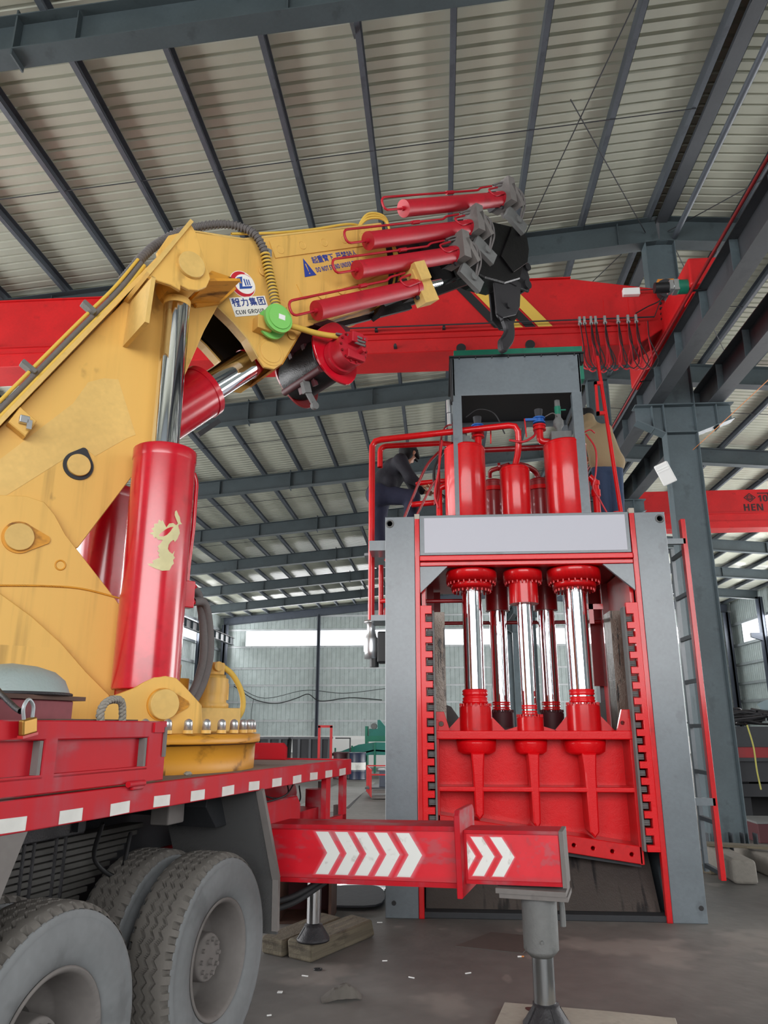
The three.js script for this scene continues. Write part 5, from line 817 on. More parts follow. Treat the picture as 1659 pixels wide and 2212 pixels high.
  const e3 = obj('warning_print', quad(0.76, 0.19), M(0x2b3f94, 0.5, 0, { alphaMap: wt, transparent: true }), jib, 'blue warning text with a triangle'); e3.position.set(1.585, 5.83, 0.303); e3.rotation.z = 0.535;
  // telescope sections and their cylinders
  const dir = V(Math.cos(0.53), Math.sin(0.53), 0), nrm = V(-dir.y, dir.x, 0);
  const ax = (t, n = 0, o = 0) => V(2.2, 6.06, 0).addScaledVector(dir, t).addScaledVector(nrm, n).add(V(0, 0, o));
  [[0, 0.35, 0.6, 0.46], [0.3, 0.75, 0.52, 0.4], [0.7, 1.15, 0.45, 0.34], [1.1, 1.6, 0.39, 0.28]].forEach(([a, b, h, w], i) => {
    const s = obj('boom_section', [bar(ax(a), ax(b), h, w, V(0, 0, 1)), bar(ax(b - 0.05), ax(b), h + 0.05, w + 0.05, V(0, 0, 1))], m.blackOil, jib);
  });
  obj('slide_rail', [bar([1.45, 5.12, 0.2], [2.6, 5.8, 0.2], 0.05, 0.05, V(0, 0, 1)), bar([2.2, 5.6, 0.12], [3.65, 6.6, 0.12], 0.07, 0.07, V(0, 0, 1)), bar([2.12, 5.48, 0.25], [2.2, 5.62, 0.25], 0.05, 0.1, V(0, 0, 1))], m.blackOil, jib);
  const cyl = [[[2.28, 6.63], [3.71, 7.44], 3], [[1.85, 6.07], [3.18, 6.82], 2], [[1.73, 5.71], [2.96, 6.4], 1], [[1.31, 5.14], [2.44, 5.81], 0]];
  for (const [a, b, i] of cyl) {
    const e = new THREE.Group(); e.name = 'extension_cylinder'; jib.parent.add(e); e.position.copy(jib.position); e.rotation.copy(jib.rotation);
    const p = V(...a, 0.5), q = V(...b, 0.5), u = q.clone().sub(p).normalize(), v = V(-u.y, u.x, 0), L = p.distanceTo(q);
    const at = (t, n = 0, o = 0) => p.clone().addScaledVector(u, t).addScaledVector(v, n).add(V(0, 0, o));
    obj('barrel', [rod(at(0.02), at(L - 0.04), 0.082, 0.082, 36), rod(at(0), at(0.03), 0.085, 0.085, 36), rod(at(L - 0.06), at(L), 0.088, 0.088, 36), rod(at(-0.03), at(0), 0.022, 0.022, 12)], m.cylRed, e);
    obj('oil_loop', [pipe([at(-0.02), at(-0.27), at(-0.25, 0.13), at(L - 0.35, 0.125), at(L - 0.3, 0.15), at(L - 0.08, 0.16)], 0.0115, 0.06, 8), rod(at(L * 0.45, 0.125), at(L * 0.52, 0.125), 0.02, 0.02, 10)], m.cylRed, e);
    obj('oil_loop', [pipe([at(L - 0.02, 0.13, 0.02), at(L - 0.25, 0.1, 0.05), at(L - 0.24, 0.0, 0.09), at(L - 0.04, 0.02, 0.095)], 0.011, 0.05, 8)], m.cylRed, e);
    obj('rod', [rod(at(L), at(L + 0.36), 0.035, 0.035, 20)], m.chrome, e);
    obj('mount_plate', [bar(at(L - 0.12, 0.02, -0.09), at(L + 0.02, 0.02, -0.09), 0.2, 0.1, V(0, 0, 1)), rod(at(L - 0.06, -0.1, 0.0), at(L - 0.06, -0.1, 0.02), 0.02)], m.castDark, e);
    if (i) {
      obj('end_bracket', [bar(at(L + 0.01, 0.06), at(L + 0.1, 0.02), 0.3, 0.3, V(0, 0, 1)), bar(at(L + 0.1, 0.1), at(L + 0.14, -0.16), 0.06, 0.3, V(0, 0, 1))], m.dustGrey, e, 'dusty grey end bracket');
      obj('lower_ear', [bar(at(L - 0.02, -0.15, 0.02), at(L + 0.16, -0.4, 0.02), 0.16, 0.05, V(0, 0, 1)), rod(at(L + 0.08, -0.28, 0.03), at(L + 0.08, -0.28, 0.07), 0.04, 0.04, 14)], m.castGrey, e);
      obj('grey_hose', [hose([at(L - 0.05, 0.17), at(L + 0.06, 0.16, 0.06), at(L + 0.2, 0, 0.14), at(L + 0.2, -0.16, 0.12), at(L + 0.12, -0.3, 0.05)], 0.011, 7), hose([at(L - 0.02, 0.15), at(L + 0.1, 0.12, 0.08), at(L + 0.17, 0, 0.15), at(L + 0.16, -0.14, 0.12), at(L + 0.1, -0.3, 0.05)], 0.011, 7)], m.hoseGrey, e);
    } else obj('end_bracket', [bar(at(L - 0.02, 0.12), at(L + 0.13, 0.12), 0.18, 0.22, V(0, 0, 1)), bar(at(L + 0.06, 0.16), at(L + 0.06, -0.18), 0.13, 0.2, V(1, 0, 0))], m.yellowPale, e, 'pale yellow end bracket');
  }
  // tip, hook block and hook
  const tip = cgroup('boom_tip');
  obj('tip_head', [ext([[3.5, 6.62], [3.7, 7.3], [3.9, 7.44], [4.2, 7.52], [4.34, 7.56], [4.44, 7.42], [4.45, 7.15], [4.35, 6.85], [4.08, 6.68], [3.75, 6.62]], -0.17, 0.17, 0.015)], m.blackOil, tip);
  obj('tip_plate', [ext([[4.0, 7.0], [4.25, 7.55], [4.36, 7.6], [4.48, 7.45], [4.5, 7.3], [4.46, 7.1], [4.2, 6.86]], 0.17, 0.2, 0.004), rod([4.34, 7.46, 0.19], [4.34, 7.46, 0.23], 0.045, 0.045, 18)], m.blackOil, tip);
  obj('link_plate', [ext([[4.3, 7.35], [4.46, 7.4], [4.56, 7.1], [4.6, 7.0], [4.58, 6.8], [4.4, 6.78], [4.36, 7.0]], 0.06, 0.1, 0.005), ext([[4.3, 7.35], [4.46, 7.4], [4.56, 7.1], [4.6, 7.0], [4.58, 6.8], [4.4, 6.78], [4.36, 7.0]], -0.1, -0.06, 0.005), rod([4.55, 7.12, -0.12], [4.55, 7.12, 0.13], 0.05, 0.05, 16), rod([4.52, 6.86, -0.13], [4.52, 6.86, 0.14], 0.06, 0.06, 16)], m.castDark, tip);
  const hb = cgroup('hook_block');
  obj('block_plate', [ext([[3.93, 6.74], [4.3, 6.86], [4.4, 6.82], [4.36, 6.5], [4.28, 6.36], [4.06, 6.24], [3.96, 6.26]], 0.1, 0.13, 0.006), rod([4.14, 6.42, 0.12], [4.14, 6.42, 0.16], 0.035, 0.035, 14), b2(4.0, 4.3, 6.74, 6.8, 0.13, 0.15)], m.castDark, hb);
  obj('block_plate', [ext([[4.1, 6.74], [4.5, 6.88], [4.6, 6.78], [4.52, 6.46], [4.42, 6.3], [4.26, 6.26], [4.12, 6.34]], -0.13, -0.1, 0.006)], m.castDark, hb);
  obj('sheave', [cy(0.17, 0.17, 0.05, 4.28, 6.6, 0, 'z', 32), cy(0.13, 0.13, 0.12, 4.26, 6.45, 0, 'z', 24)], m.blackOil, hb);
  obj('hook', [ext(smooth([[4.14, 6.4], [4.3, 6.42], [4.36, 6.24], [4.34, 6.1], [4.25, 5.96], [4.17, 5.88], [4.12, 5.9], [4.11, 6.02], [4.17, 6.1], [4.22, 6.2], [4.18, 6.3]], 6), -0.04, 0.04, 0.018), rod([4.22, 6.3, 0], [4.22, 6.5, 0], 0.05, 0.05, 16)], m.castDark, hb, 'worn steel hook');
  // winch
  const wn = cgroup('winch');
  obj('near_flange', [ext(smooth([[1.62, 5.22], [1.74, 5.16], [1.84, 4.95], [1.86, 4.78], [1.78, 4.66], [1.64, 4.66], [1.5, 4.74], [1.42, 4.86], [1.4, 5.02]], 5), 0.3, 0.33, 0.004)], m.craneRed, wn);
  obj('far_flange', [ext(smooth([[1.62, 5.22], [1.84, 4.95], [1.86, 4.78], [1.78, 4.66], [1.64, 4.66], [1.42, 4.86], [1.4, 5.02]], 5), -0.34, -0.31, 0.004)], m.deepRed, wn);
  const rp = []; for (let k = 0; k <= 44; k++) rp.push([0.205 + (k % 2 ? 0.008 : 0), -0.3 + k * 0.6 / 44]);
  obj('rope_drum', [T(lathe([[0.001, -0.3], ...rp, [0.001, 0.3]], 40).rotateX(Math.PI / 2), 1.62, 4.9, 0)], m.blackOil, wn);
  obj('drum_frame', [bar([1.42, 5.02, -0.1], [1.56, 4.66, -0.1], 0.03, 0.05, V(0, 0, 1)), bar([1.42, 5.02, 0.12], [1.56, 4.66, 0.12], 0.03, 0.05, V(0, 0, 1)), rod([1.5, 4.74, -0.32], [1.5, 4.74, 0.3], 0.035, 0.035, 14), b2(1.35, 1.8, 5.14, 5.24, -0.3, 0.3)], m.maroon, wn);
  obj('winch_motor', [cy(0.16, 0.16, 0.06, 1.66, 4.88, 0.37, 'z', 36), cy(0.14, 0.14, 0.14, 1.66, 4.88, 0.44, 'z', 36), cy(0.15, 0.15, 0.05, 1.66, 4.88, 0.53, 'z', 36), b2(1.6, 1.72, 4.9, 5.0, 0.55, 0.63, 0.01), b2(1.58, 1.76, 4.76, 4.84, 0.55, 0.6, 0.01), rod([1.7, 4.93, 0.6], [1.7, 4.93, 0.68], 0.025), rod([1.7, 4.84, 0.58], [1.7, 4.84, 0.66], 0.025)], m.cylRed, wn);
  const mb = share(cy(0.011, 0.011, 0.02, 0, 0, 0, 'z', 6)); for (let k = 0; k < 14; k++) { const q = obj('motor_bolt', mb, m.deepRed, wn); q.position.set(1.66 + 0.132 * Math.cos(k * 0.449), 4.88 + 0.132 * Math.sin(k * 0.449), 0.56); }
  obj('rope_socket', [bar([1.49, 4.7, 0.05], [1.52, 4.6, 0.05], 0.07, 0.05, V(0, 0, 1)), bar([1.52, 4.62, 0.05], [1.61, 4.5, 0.05], 0.055, 0.02, V(0, 0, 1)), rod([1.6, 4.5, 0.03], [1.6, 4.5, 0.07], 0.035, 0.035, 16), hose([[1.47, 4.78, 0.05], [1.48, 4.74, 0.05], [1.49, 4.68, 0.05]], 0.012, 6)], m.castGrey, wn);
}
// ---------------------------------------------------------------- the two workers on the press
function blob(bones, cell = 0.014, k = 0.03) {                          // tapered capsules joined by a smooth minimum, meshed as one skin
  const B = bones.map(([a, b, r1, r2]) => ({ a: A(a), b: A(b), r1, r2: r2 ?? r1 }));
  const lo = V(9e9, 9e9, 9e9), hi = V(-9e9, -9e9, -9e9);
  for (const q of B) for (const [p, r] of [[q.a, q.r1], [q.b, q.r2]]) { lo.min(p.clone().addScalar(-r - 0.04)); hi.max(p.clone().addScalar(r + 0.04)); }
  const c = lo.clone().add(hi).multiplyScalar(0.5), half = Math.max(hi.x - lo.x, hi.y - lo.y, hi.z - lo.z) / 2;
  const n = Math.min(110, Math.ceil(2 * half / cell) + 4), mc = new MarchingCubes(n, m.skin, false, false, 120000);
  mc.isolation = 0; const p = V(0, 0, 0), ab = V(0, 0, 0), ap = V(0, 0, 0), hs = n / 2;
  for (let z = 0; z < n; z++) for (let y = 0; y < n; y++) for (let x = 0; x < n; x++) {
    p.set(c.x + (x - hs) / hs * half, c.y + (y - hs) / hs * half, c.z + (z - hs) / hs * half);
    let s = 0;
    for (const q of B) { ab.subVectors(q.b, q.a); ap.subVectors(p, q.a); const t = Math.min(1, Math.max(0, ap.dot(ab) / (ab.lengthSq() || 1))); const d = ap.addScaledVector(ab, -t).length() - mix(q.r1, q.r2, t); s += Math.exp(-d / k * 2.5); }
    mc.field[x + y * n + z * n * n] = Math.log(s + 1e-30) * k / 2.5;
  }
  mc.update();
  const cnt = mc.count, g = new THREE.BufferGeometry(), pos = new Float32Array(mc.positionArray.subarray(0, cnt * 3)), nor = new Float32Array(mc.normalArray.subarray(0, cnt * 3));
  for (let i = 0; i < cnt; i++) { pos[i * 3] = c.x + pos[i * 3] * half; pos[i * 3 + 1] = c.y + pos[i * 3 + 1] * half; pos[i * 3 + 2] = c.z + pos[i * 3 + 2] * half; }
  g.setAttribute('position', new THREE.BufferAttribute(pos, 3)); g.setAttribute('normal', new THREE.BufferAttribute(nor, 3));
  return g;
}
function hand(w, dir, side, s = 1) {                                    // palm, four curled fingers and a thumb
  w = A(w); const d = A(dir).normalize(), t = A(side).normalize(), n = d.clone().cross(t).normalize(), o = (a, b, c) => w.clone().addScaledVector(d, a * s).addScaledVector(t, b * s).addScaledVector(n, c * s), L = [];
  L.push([o(0, 0, 0), o(0.07, 0, 0), 0.024, 0.034]);
  [-0.03, -0.01, 0.01, 0.03].forEach((b, i) => { const l = [0.065, 0.08, 0.078, 0.06][i]; L.push([o(0.075, b, 0), o(0.075 + l * 0.5, b * 1.1, 0.008), 0.01, 0.009], [o(0.075 + l * 0.5, b * 1.1, 0.008), o(0.075 + l * 0.85, b * 1.1, 0.035), 0.009, 0.008]); });
  L.push([o(0.02, -0.03, 0), o(0.055, -0.06, 0.015), 0.012, 0.01], [o(0.055, -0.06, 0.015), o(0.085, -0.062, 0.03), 0.01, 0.008]); return L;
}
function headBones(c, f, up) {                                          // skull, jaw, nose, brow, ears; f is where the face looks
  c = A(c); const F = A(f).normalize(), U = A(up).normalize(), S = U.clone().cross(F).normalize(), o = (a, b, d) => c.clone().addScaledVector(F, a).addScaledVector(U, b).addScaledVector(S, d);
  return [[o(-0.025, 0.035, 0), o(0.02, 0.03, 0), 0.088, 0.082], [o(0.035, -0.03, 0), o(0.05, -0.075, 0), 0.06, 0.036], [o(0.095, 0.01, 0), o(0.112, -0.02, 0), 0.012, 0.017], [o(0.085, 0.03, -0.03), o(0.085, 0.03, 0.03), 0.014, 0.014], [o(0.09, -0.05, -0.016), o(0.09, -0.05, 0.016), 0.009, 0.009], [o(-0.01, 0.01, 0.085), o(-0.015, -0.025, 0.084), 0.02, 0.014], [o(-0.01, 0.01, -0.085), o(-0.015, -0.025, -0.084), 0.02, 0.014]];
}
{
  const p = thing('person', 'worker in dark navy overalls and black cap bending over beside the red pipes', 'person', -0.5, 3.925, -8.95);
  const O = (g) => g.translate(0.5, -3.925, 8.95);
  const pel = [-0.69, 4.57, -8.95], ch = [-0.52, 4.86, -8.95], nk = [-0.42, 4.98, -8.93], hd = [-0.34, 5.06, -8.91];
  const k1 = [-0.3, 4.46, -8.84], a1 = [-0.34, 4.03, -8.84], k2 = [-0.75, 4.14, -9.0], a2 = [-0.7, 3.78, -9.0];
  const s1 = [-0.44, 4.92, -8.76], e1 = [-0.32, 4.68, -8.7], w1 = [-0.19, 4.6, -8.72], s2 = [-0.42, 4.93, -9.12], e2 = [-0.28, 4.7, -9.18], w2 = [-0.15, 4.61, -9.1];
  const face = [0.4, -0.5, -0.75], up = [0.3, 0.85, -0.35];
  obj('body', O(blob([[pel, ch, 0.12, 0.13], [ch, nk, 0.12, 0.055], [nk, hd, 0.05, 0.05], ...headBones(hd, face, up), [pel, k1, 0.085, 0.06], [k1, a1, 0.055, 0.04], [pel, k2, 0.085, 0.06], [k2, a2, 0.055, 0.04], [s1, e1, 0.045, 0.038], [e1, w1, 0.038, 0.027], [s2, e2, 0.045, 0.038], [e2, w2, 0.038, 0.027], [ch, s1, 0.08, 0.05], [ch, s2, 0.08, 0.05]], 0.014, 0.02)), m.skin, p);
  obj('hands', [O(blob(hand(w1, [1, -0.25, 0.1], [0, 0.3, 1]), 0.0045, 0.006)), O(blob(hand(w2, [1, -0.25, 0], [0, 0.3, -1]), 0.0045, 0.006))].slice(0, 1), m.skin, p).name = 'hand';
  obj('hand', O(blob(hand(w2, [1, -0.25, 0], [0, 0.3, -1]), 0.0045, 0.006)), m.skin, p);
  obj('jacket', O(blob([[[-0.73, 4.55, -8.95], [-0.62, 4.72, -8.95], 0.165, 0.165], [[-0.62, 4.72, -8.95], ch, 0.17, 0.165], [ch, [-0.45, 4.94, -8.94], 0.15, 0.1], [ch, s1, 0.13, 0.088], [ch, s2, 0.13, 0.088], [s1, e1, 0.085, 0.07], [e1, [-0.23, 4.62, -8.72], 0.066, 0.052], [s2, e2, 0.085, 0.07], [e2, [-0.19, 4.63, -9.1], 0.066, 0.052], [[-0.6, 4.6, -8.86], [-0.58, 4.66, -8.82], 0.09, 0.09]], 0.013, 0.035)), m.navyDark, p, 'dark navy jacket');
  obj('trousers', O(blob([[[-0.72, 4.52, -8.88], [-0.7, 4.54, -9.0], 0.155, 0.155], [[-0.68, 4.52, -8.87], k1, 0.13, 0.096], [k1, [-0.34, 4.06, -8.84], 0.094, 0.082], [[-0.72, 4.5, -9.0], k2, 0.135, 0.1], [k2, [-0.71, 3.82, -9.0], 0.096, 0.085]], 0.013, 0.035)), m.navy, p, 'navy work trousers');
  obj('cap', O(blob([[[-0.37, 5.1, -8.91], [-0.33, 5.12, -8.91], 0.1, 0.094], [[-0.36, 5.05, -8.86], [-0.4, 5.03, -8.88], 0.075, 0.07], [[-0.3, 5.08, -9.0], [-0.24, 5.02, -9.06], 0.04, 0.014], [[-0.26, 5.08, -8.9], [-0.22, 5.02, -8.94], 0.045, 0.02]], 0.008, 0.02)), m.capBlack, p, 'black cap');
  obj('shoe', O(blob([[[-0.37, 3.975, -8.84], [-0.2, 3.965, -8.82], 0.05, 0.038]], 0.01, 0.02)), m.capBlack, p); obj('shoe', O(blob([[[-0.73, 3.74, -9.0], [-0.58, 3.73, -8.98], 0.048, 0.036]], 0.01, 0.02)), m.capBlack, p);
}
{
  const p = thing('person', 'worker in khaki jacket and blue trousers seen from behind on the press top', 'person', 2.13, 3.925, -9.0);
  const O = (g) => g.translate(-2.13, -3.925, 9.0);
  const L = 2.05, R = 2.22, face = [-0.75, -0.5, -0.5], up = [-0.35, 0.9, -0.2], hd = [1.945, 5.55, -9.08], nk = [1.99, 5.44, -9.05], ch = [2.1, 5.28, -9.03], wa = [2.135, 4.96, -9.0];
  const s1 = [1.97, 5.33, -9.06], e1 = [1.83, 5.12, -9.14], w1 = [1.72, 5.22, -9.2], s2 = [2.16, 5.36, -9.03], e2 = [2.19, 5.12, -9.24], w2 = [2.02, 5.08, -9.32];
  obj('body', O(blob([[wa, ch, 0.12, 0.13], [ch, nk, 0.11, 0.055], [nk, hd, 0.05, 0.05], ...headBones(hd, face, up), [[L, 4.84, -9], [L + 0.01, 4.42, -9], 0.085, 0.06], [[L + 0.01, 4.42, -9], [L, 4.0, -9], 0.055, 0.04], [[R, 4.84, -9], [R, 4.42, -9], 0.085, 0.06], [[R, 4.42, -9], [R, 4.0, -9], 0.055, 0.04], [wa, [L, 4.84, -9], 0.12, 0.1], [wa, [R, 4.84, -9], 0.12, 0.1], [s1, e1, 0.045, 0.038], [e1, w1, 0.038, 0.027], [s2, e2, 0.045, 0.038], [e2, w2, 0.038, 0.027]], 0.016, 0.02)), m.skin, p);
  obj('hand', O(blob(hand(w1, [-0.9, 0.2, -0.3], [0, 1, 0.1]), 0.0045, 0.006)), m.skin, p); obj('hand', O(blob(hand(w2, [-1, 0.1, -0.2], [0, 1, 0]), 0.0045, 0.006)), m.skin, p);
  obj('jacket', O(blob([[[2.08, 4.92, -9], [2.21, 4.91, -9], 0.15, 0.15], [[2.09, 4.93, -9], [2.05, 5.26, -9.02], 0.155, 0.16], [[2.19, 4.93, -9], [2.13, 5.24, -9.02], 0.15, 0.135], [[2.09, 5.3, -9.03], [2.0, 5.42, -9.05], 0.13, 0.09], [s1, e1, 0.09, 0.072], [e1, [1.75, 5.19, -9.18], 0.066, 0.052], [s2, e2, 0.09, 0.072], [e2, [2.06, 5.08, -9.3], 0.066, 0.052], [[1.96, 5.45, -9.0], [1.96, 5.52, -9.01], 0.085, 0.075]], 0.013, 0.03)), m.khaki, p, 'khaki jacket with the hood down');
  obj('trousers', O(blob([[[2.09, 4.84, -9], [2.19, 4.84, -9], 0.125, 0.125], [[L, 4.82, -9], [L + 0.005, 4.42, -9], 0.108, 0.085], [[L + 0.005, 4.42, -9], [L, 4.02, -9], 0.083, 0.075], [[R, 4.82, -9], [R, 4.42, -9], 0.108, 0.085], [[R, 4.42, -9], [R, 4.02, -9], 0.083, 0.075]], 0.013, 0.022)), m.jeans, p, 'dark blue trousers');
  obj('cap', O(blob([[[1.96, 5.59, -9.06], [1.93, 5.6, -9.08], 0.098, 0.094], [[1.87, 5.58, -9.12], [1.82, 5.55, -9.16], 0.03, 0.014]], 0.008, 0.02)), m.capBlack, p, 'black cap');
  obj('shoe', O(blob([[[L, 3.975, -8.96], [L - 0.01, 3.965, -9.14], 0.048, 0.036]], 0.01, 0.02)), m.capBlack, p); obj('shoe', O(blob([[[R, 3.975, -8.96], [R, 3.965, -9.14], 0.048, 0.036]], 0.01, 0.02)), m.capBlack, p);
}
// ---------------------------------------------------------------- things on the truck bed
const TA = 13.3 * D2R, onTruck = (w, s) => [w * Math.cos(TA) + s * Math.sin(TA), w * Math.sin(TA) - s * Math.cos(TA)];
function tthing(name, label, cat, w, h, s, group) { const [x, z] = onTruck(w, s); return thing(name, label, cat, x, h, z, -TA, group); }
{
  const t = tthing('tool_box', 'dusty dark red steel box on the truck bed under the grey basin', 'box', -2.9, 1.47, 2.9);
  obj('body', b2(-0.25, 0.28, 0, 0.395, -0.28, 0.6, 0.01), M(0x8a4047, 0.7, 0, { map: tPaint }), t);
  obj('lid', b2(-0.28, 0.3, 0.395, 0.415, -0.34, 0.62), m.rust, t);
  obj('hasp', [hose([[0.28, 0.4, 0.2], [0.34, 0.44, 0.3], [0.5, 0.4, 0.42], [0.66, 0.34, 0.5], [0.7, 0.33, 0.52]], 0.012, 6)], m.castDark, t);
  const b = tthing('metal_basin', 'grey blue dented metal basin lying upside down on the dark red box', 'basin', -2.86, 1.886, 3.0);
  obj('dome', [lathe([[0.285, 0], [0.275, 0.02], [0.25, 0.075], [0.2, 0.115], [0.12, 0.14], [0.001, 0.155]].reverse(), 40)], M(0xa3b3b8, 0.55, 0.1, { map: tStreak, ...bump(0.004) }), b);
  obj('rim', T(new THREE.TorusGeometry(0.285, 0.008, 8, 40).rotateX(Math.PI / 2), 0, 0.006, 0), m.castDark, b);
  const k = tthing('padlock', 'small brass padlock hanging over the top edge of the red side board', 'padlock', -2.175, 1.745, 2.4);
  obj('case', [bx(0.026, 0.06, 0.075, 0, 0.0, 0, 0.008)], m.brass, k); obj('base_plate', bx(0.027, 0.01, 0.077, 0, -0.033, 0), M(0xb32a2a, 0.5), k);
  obj('shackle', [hose([[0, 0.03, 0.022], [0, 0.075, 0.024], [0, 0.1, 0.0], [0, 0.075, -0.024], [0, 0.03, -0.022]], 0.007, 8)], m.galv, k); k.rotation.x = 0.2;
  const r = tthing('rope_loop', 'frayed loop of grey rope sticking up behind the side board', 'rope', -2.3, 1.77, 3.06);
  const rc = new THREE.CatmullRomCurve3([[0, -0.02, 0.07], [0.0, 0.03, 0.085], [0, 0.075, 0.06], [0, 0.095, 0], [0, 0.085, -0.06], [0, 0.02, -0.08], [0, -0.03, -0.08]].map(A)), fr = rc.computeFrenetFrames(90);
  const strand = (ph) => { const pts = []; for (let i = 0; i <= 90; i++) { const p = rc.getPointAt(i / 90), q = i * 0.42 + ph, rr = 0.0095 + 0.002 * Math.sin(i * 1.7 + ph); pts.push(p.addScaledVector(fr.normals[i], Math.cos(q) * rr).addScaledVector(fr.binormals[i], Math.sin(q) * rr)); } return hose(pts, 0.0095, 6, 2); };
  obj('rope', [strand(0), strand(2.1), strand(4.2)], M(0x8a857c, 0.95, 0, { ...bump(0.012) }), r);
  const fb = tthing('steel_flat', 'dark flat steel bar lying behind the rope loop on the truck', 'steel bar', -2.36, 1.74, 3.0);
  obj('bar', b2(-0.05, 0.05, 0, 0.035, -0.28, 0.3), m.rust, fb);
  for (const [w, s, c, l] of [[-2.5, 3.62, 0, 'white crumb of rubble on the truck deck just under the yellow ring'], [-2.45, 4.0, 1, 'pale crumb of rubble on the truck deck, middle one of three'], [-2.6, 4.3, 1, 'pale crumb of rubble on the truck deck, furthest towards the tail']]) { const q = tthing('stone_crumb', l, 'rubble', w, 1.468, s, 'crumbs on the truck deck'); obj('crumb', [new THREE.IcosahedronGeometry(0.02, 0).scale(1.4, 0.7, 1).translate(0, 0.012, 0)], c ? m.plyBoard : m.white, q); }
}
// ---------------------------------------------------------------- on the floor in front
function beam(name, label, cat, p, q, w, h, mat, wob = 0.012, y = 0, group) {
  const d = V(q[0] - p[0], 0, q[1] - p[1]), L = d.length(), t = thing(name, label, cat, (p[0] + q[0]) / 2, y, (p[1] + q[1]) / 2, Math.atan2(-d.z, d.x), group);
  const g = new RoundedBoxGeometry(L, h, w, 3, Math.min(w, h) * 0.16), P = g.attributes.position;
  for (let i = 0; i < P.count; i++) { const x = P.getX(i), y = P.getY(i), z = P.getZ(i); P.setXYZ(i, x + wob * Math.sin(y * 40 + z * 23), y + wob * 0.6 * Math.sin(x * 7 + z * 9) * (y > 0 ? 1 : 0.0), z + wob * Math.sin(x * 5 + 1 + y * 9)); }
  obj('beam', g.translate(0, h / 2, 0), mat, t); return t;
}
beam('timber_block', 'weathered squared timber under the rear jack foot, the right one of two', 'timber', [-1.12, -6.4], [-0.72, -7.2], 0.24, 0.14, m.timber);
beam('timber_block', 'weathered squared timber under the rear jack foot, nearer the truck wheel', 'timber', [-1.36, -6.52], [-1.0, -7.3], 0.22, 0.13, m.timber);
{
  const t = thing('plywood_pad', 'pale worn plywood pad lying under the front jack foot', 'board', 0.72, 0, -5.05, -0.2);
  obj('sheet', [ext([[-0.47, -0.42], [0.62, -0.4], [0.6, 0.43], [0.2, 0.44], [-0.44, 0.42]], 0, 0.026, 0.003).rotateX(-Math.PI / 2)], m.plyBoard, t);
  obj('oil_spot', [ext(smooth([[-0.3, 0.36], [-0.18, 0.38], [-0.08, 0.34], [-0.16, 0.3], [-0.27, 0.3]]), 0.026, 0.0275).rotateX(-Math.PI / 2)], m.oily, t);
  const c = thing('steel_channel', 'short rusty steel channel standing open end forward behind the timbers', 'steel channel', -1.29, 0, -7.5, 0.03);
  obj('floor_plate', b2(-0.25, 0.25, 0, 0.02, -0.5, 0.0), m.rust, c);
  for (const s of [-1, 1]) obj('side_wall', b2(s * 0.25, s * 0.225, 0.02, 0.42, -0.5, 0.0), m.rust, c);
  obj('back_wall', b2(-0.225, 0.225, 0.02, 0.42, -0.5, -0.48), m.maroon, c); obj('inner_web', b2(0.04, 0.06, 0.02, 0.42, -0.48, -0.1), m.maroon, c);
  const f = thing('white_sheet', 'crumpled white sheet spread on the floor beside the press', 'plastic film', -1.2, 0, -8.9, 0);  // thin white surface with random bumps, laid over the floor
  const film = (x0, x1, z0, z1, s) => { const g = new THREE.PlaneGeometry(x1 - x0, z1 - z0, 40, 40).rotateX(-Math.PI / 2).translate((x0 + x1) / 2, 0.014, (z0 + z1) / 2), P = g.attributes.position; for (let i = 0; i < P.count; i++) { const x = P.getX(i), z = P.getZ(i); P.setY(i, 0.004 + 0.05 * Math.pow(nB(x * 0.4 + s, z * 0.4), 2) + 0.02 * nC(x * 0.3, z * 0.3 + s)); } g.computeVertexNormals(); return g; };
  obj('sheet', film(-0.85, 0.55, -1.3, 0.5, 0.2), M(0xdfe6ea, 0.35, 0, { clearcoat: 0.5 }), f);
  const k = thing('rubber_mat', 'black rubber mat lying half on the white sheet', 'mat', -1.08, 0, -8.5, 0);
  obj('mat', [ext(smooth([[-0.35, -0.35], [0.4, -0.42], [0.42, 0.3], [0.3, 0.5], [-0.1, 0.45], [-0.38, 0.2]], 5), 0.03, 0.05, 0.004).rotateX(-Math.PI / 2)], M(0x2b2c31, 0.7, 0, bump(0.004)), k);
  const s = thing('floor_plate', 'thin dark steel plate lying flat on the floor before the press', 'steel plate', 0.45, 0, -7.05, 0);
  obj('plate', [ext([[-0.37, -0.16], [0.16, -0.32], [0.35, 0.17], [-0.05, 0.29]], 0, 0.006).rotateX(-Math.PI / 2)], M(0x57504c, 0.6, 0, { map: tPaint }), s);
  const rg = thing('rag', 'crumpled dirty grey rag lying on the floor near the camera', 'rag', -0.7, 0, -5.62, 0.3);
  const g = new THREE.PlaneGeometry(0.27, 0.14, 40, 24).rotateX(-Math.PI / 2), P = g.attributes.position;
  for (let i = 0; i < P.count; i++) { const x = P.getX(i), z = P.getZ(i); P.setXYZ(i, x + 0.03 * (nB(x * 2, z * 2) - 0.5), 0.003 + 0.17 * Math.pow(nA(x * 1.6 + 0.3, z * 1.6), 1.6) * sm(0.16, 0.02, Math.abs(x)) * sm(0.09, 0.02, Math.abs(z)), z + 0.04 * (nB(z * 2, x * 2 + 0.4) - 0.5)); }
  g.computeVertexNormals(); obj('cloth', [g], M(0x6f6a64, 0.95, 0, { map: tPaint, side: THREE.DoubleSide }), rg);
  const ring = thing('rubber_ring', 'small black rubber ring lying on the floor before the timbers', 'ring', -0.95, 0, -6.2); obj('ring', [T(new THREE.TorusGeometry(0.028, 0.006, 6, 20).rotateX(Math.PI / 2).scale(1, 1, 0.7), 0, 0.006, 0)], m.black, ring);
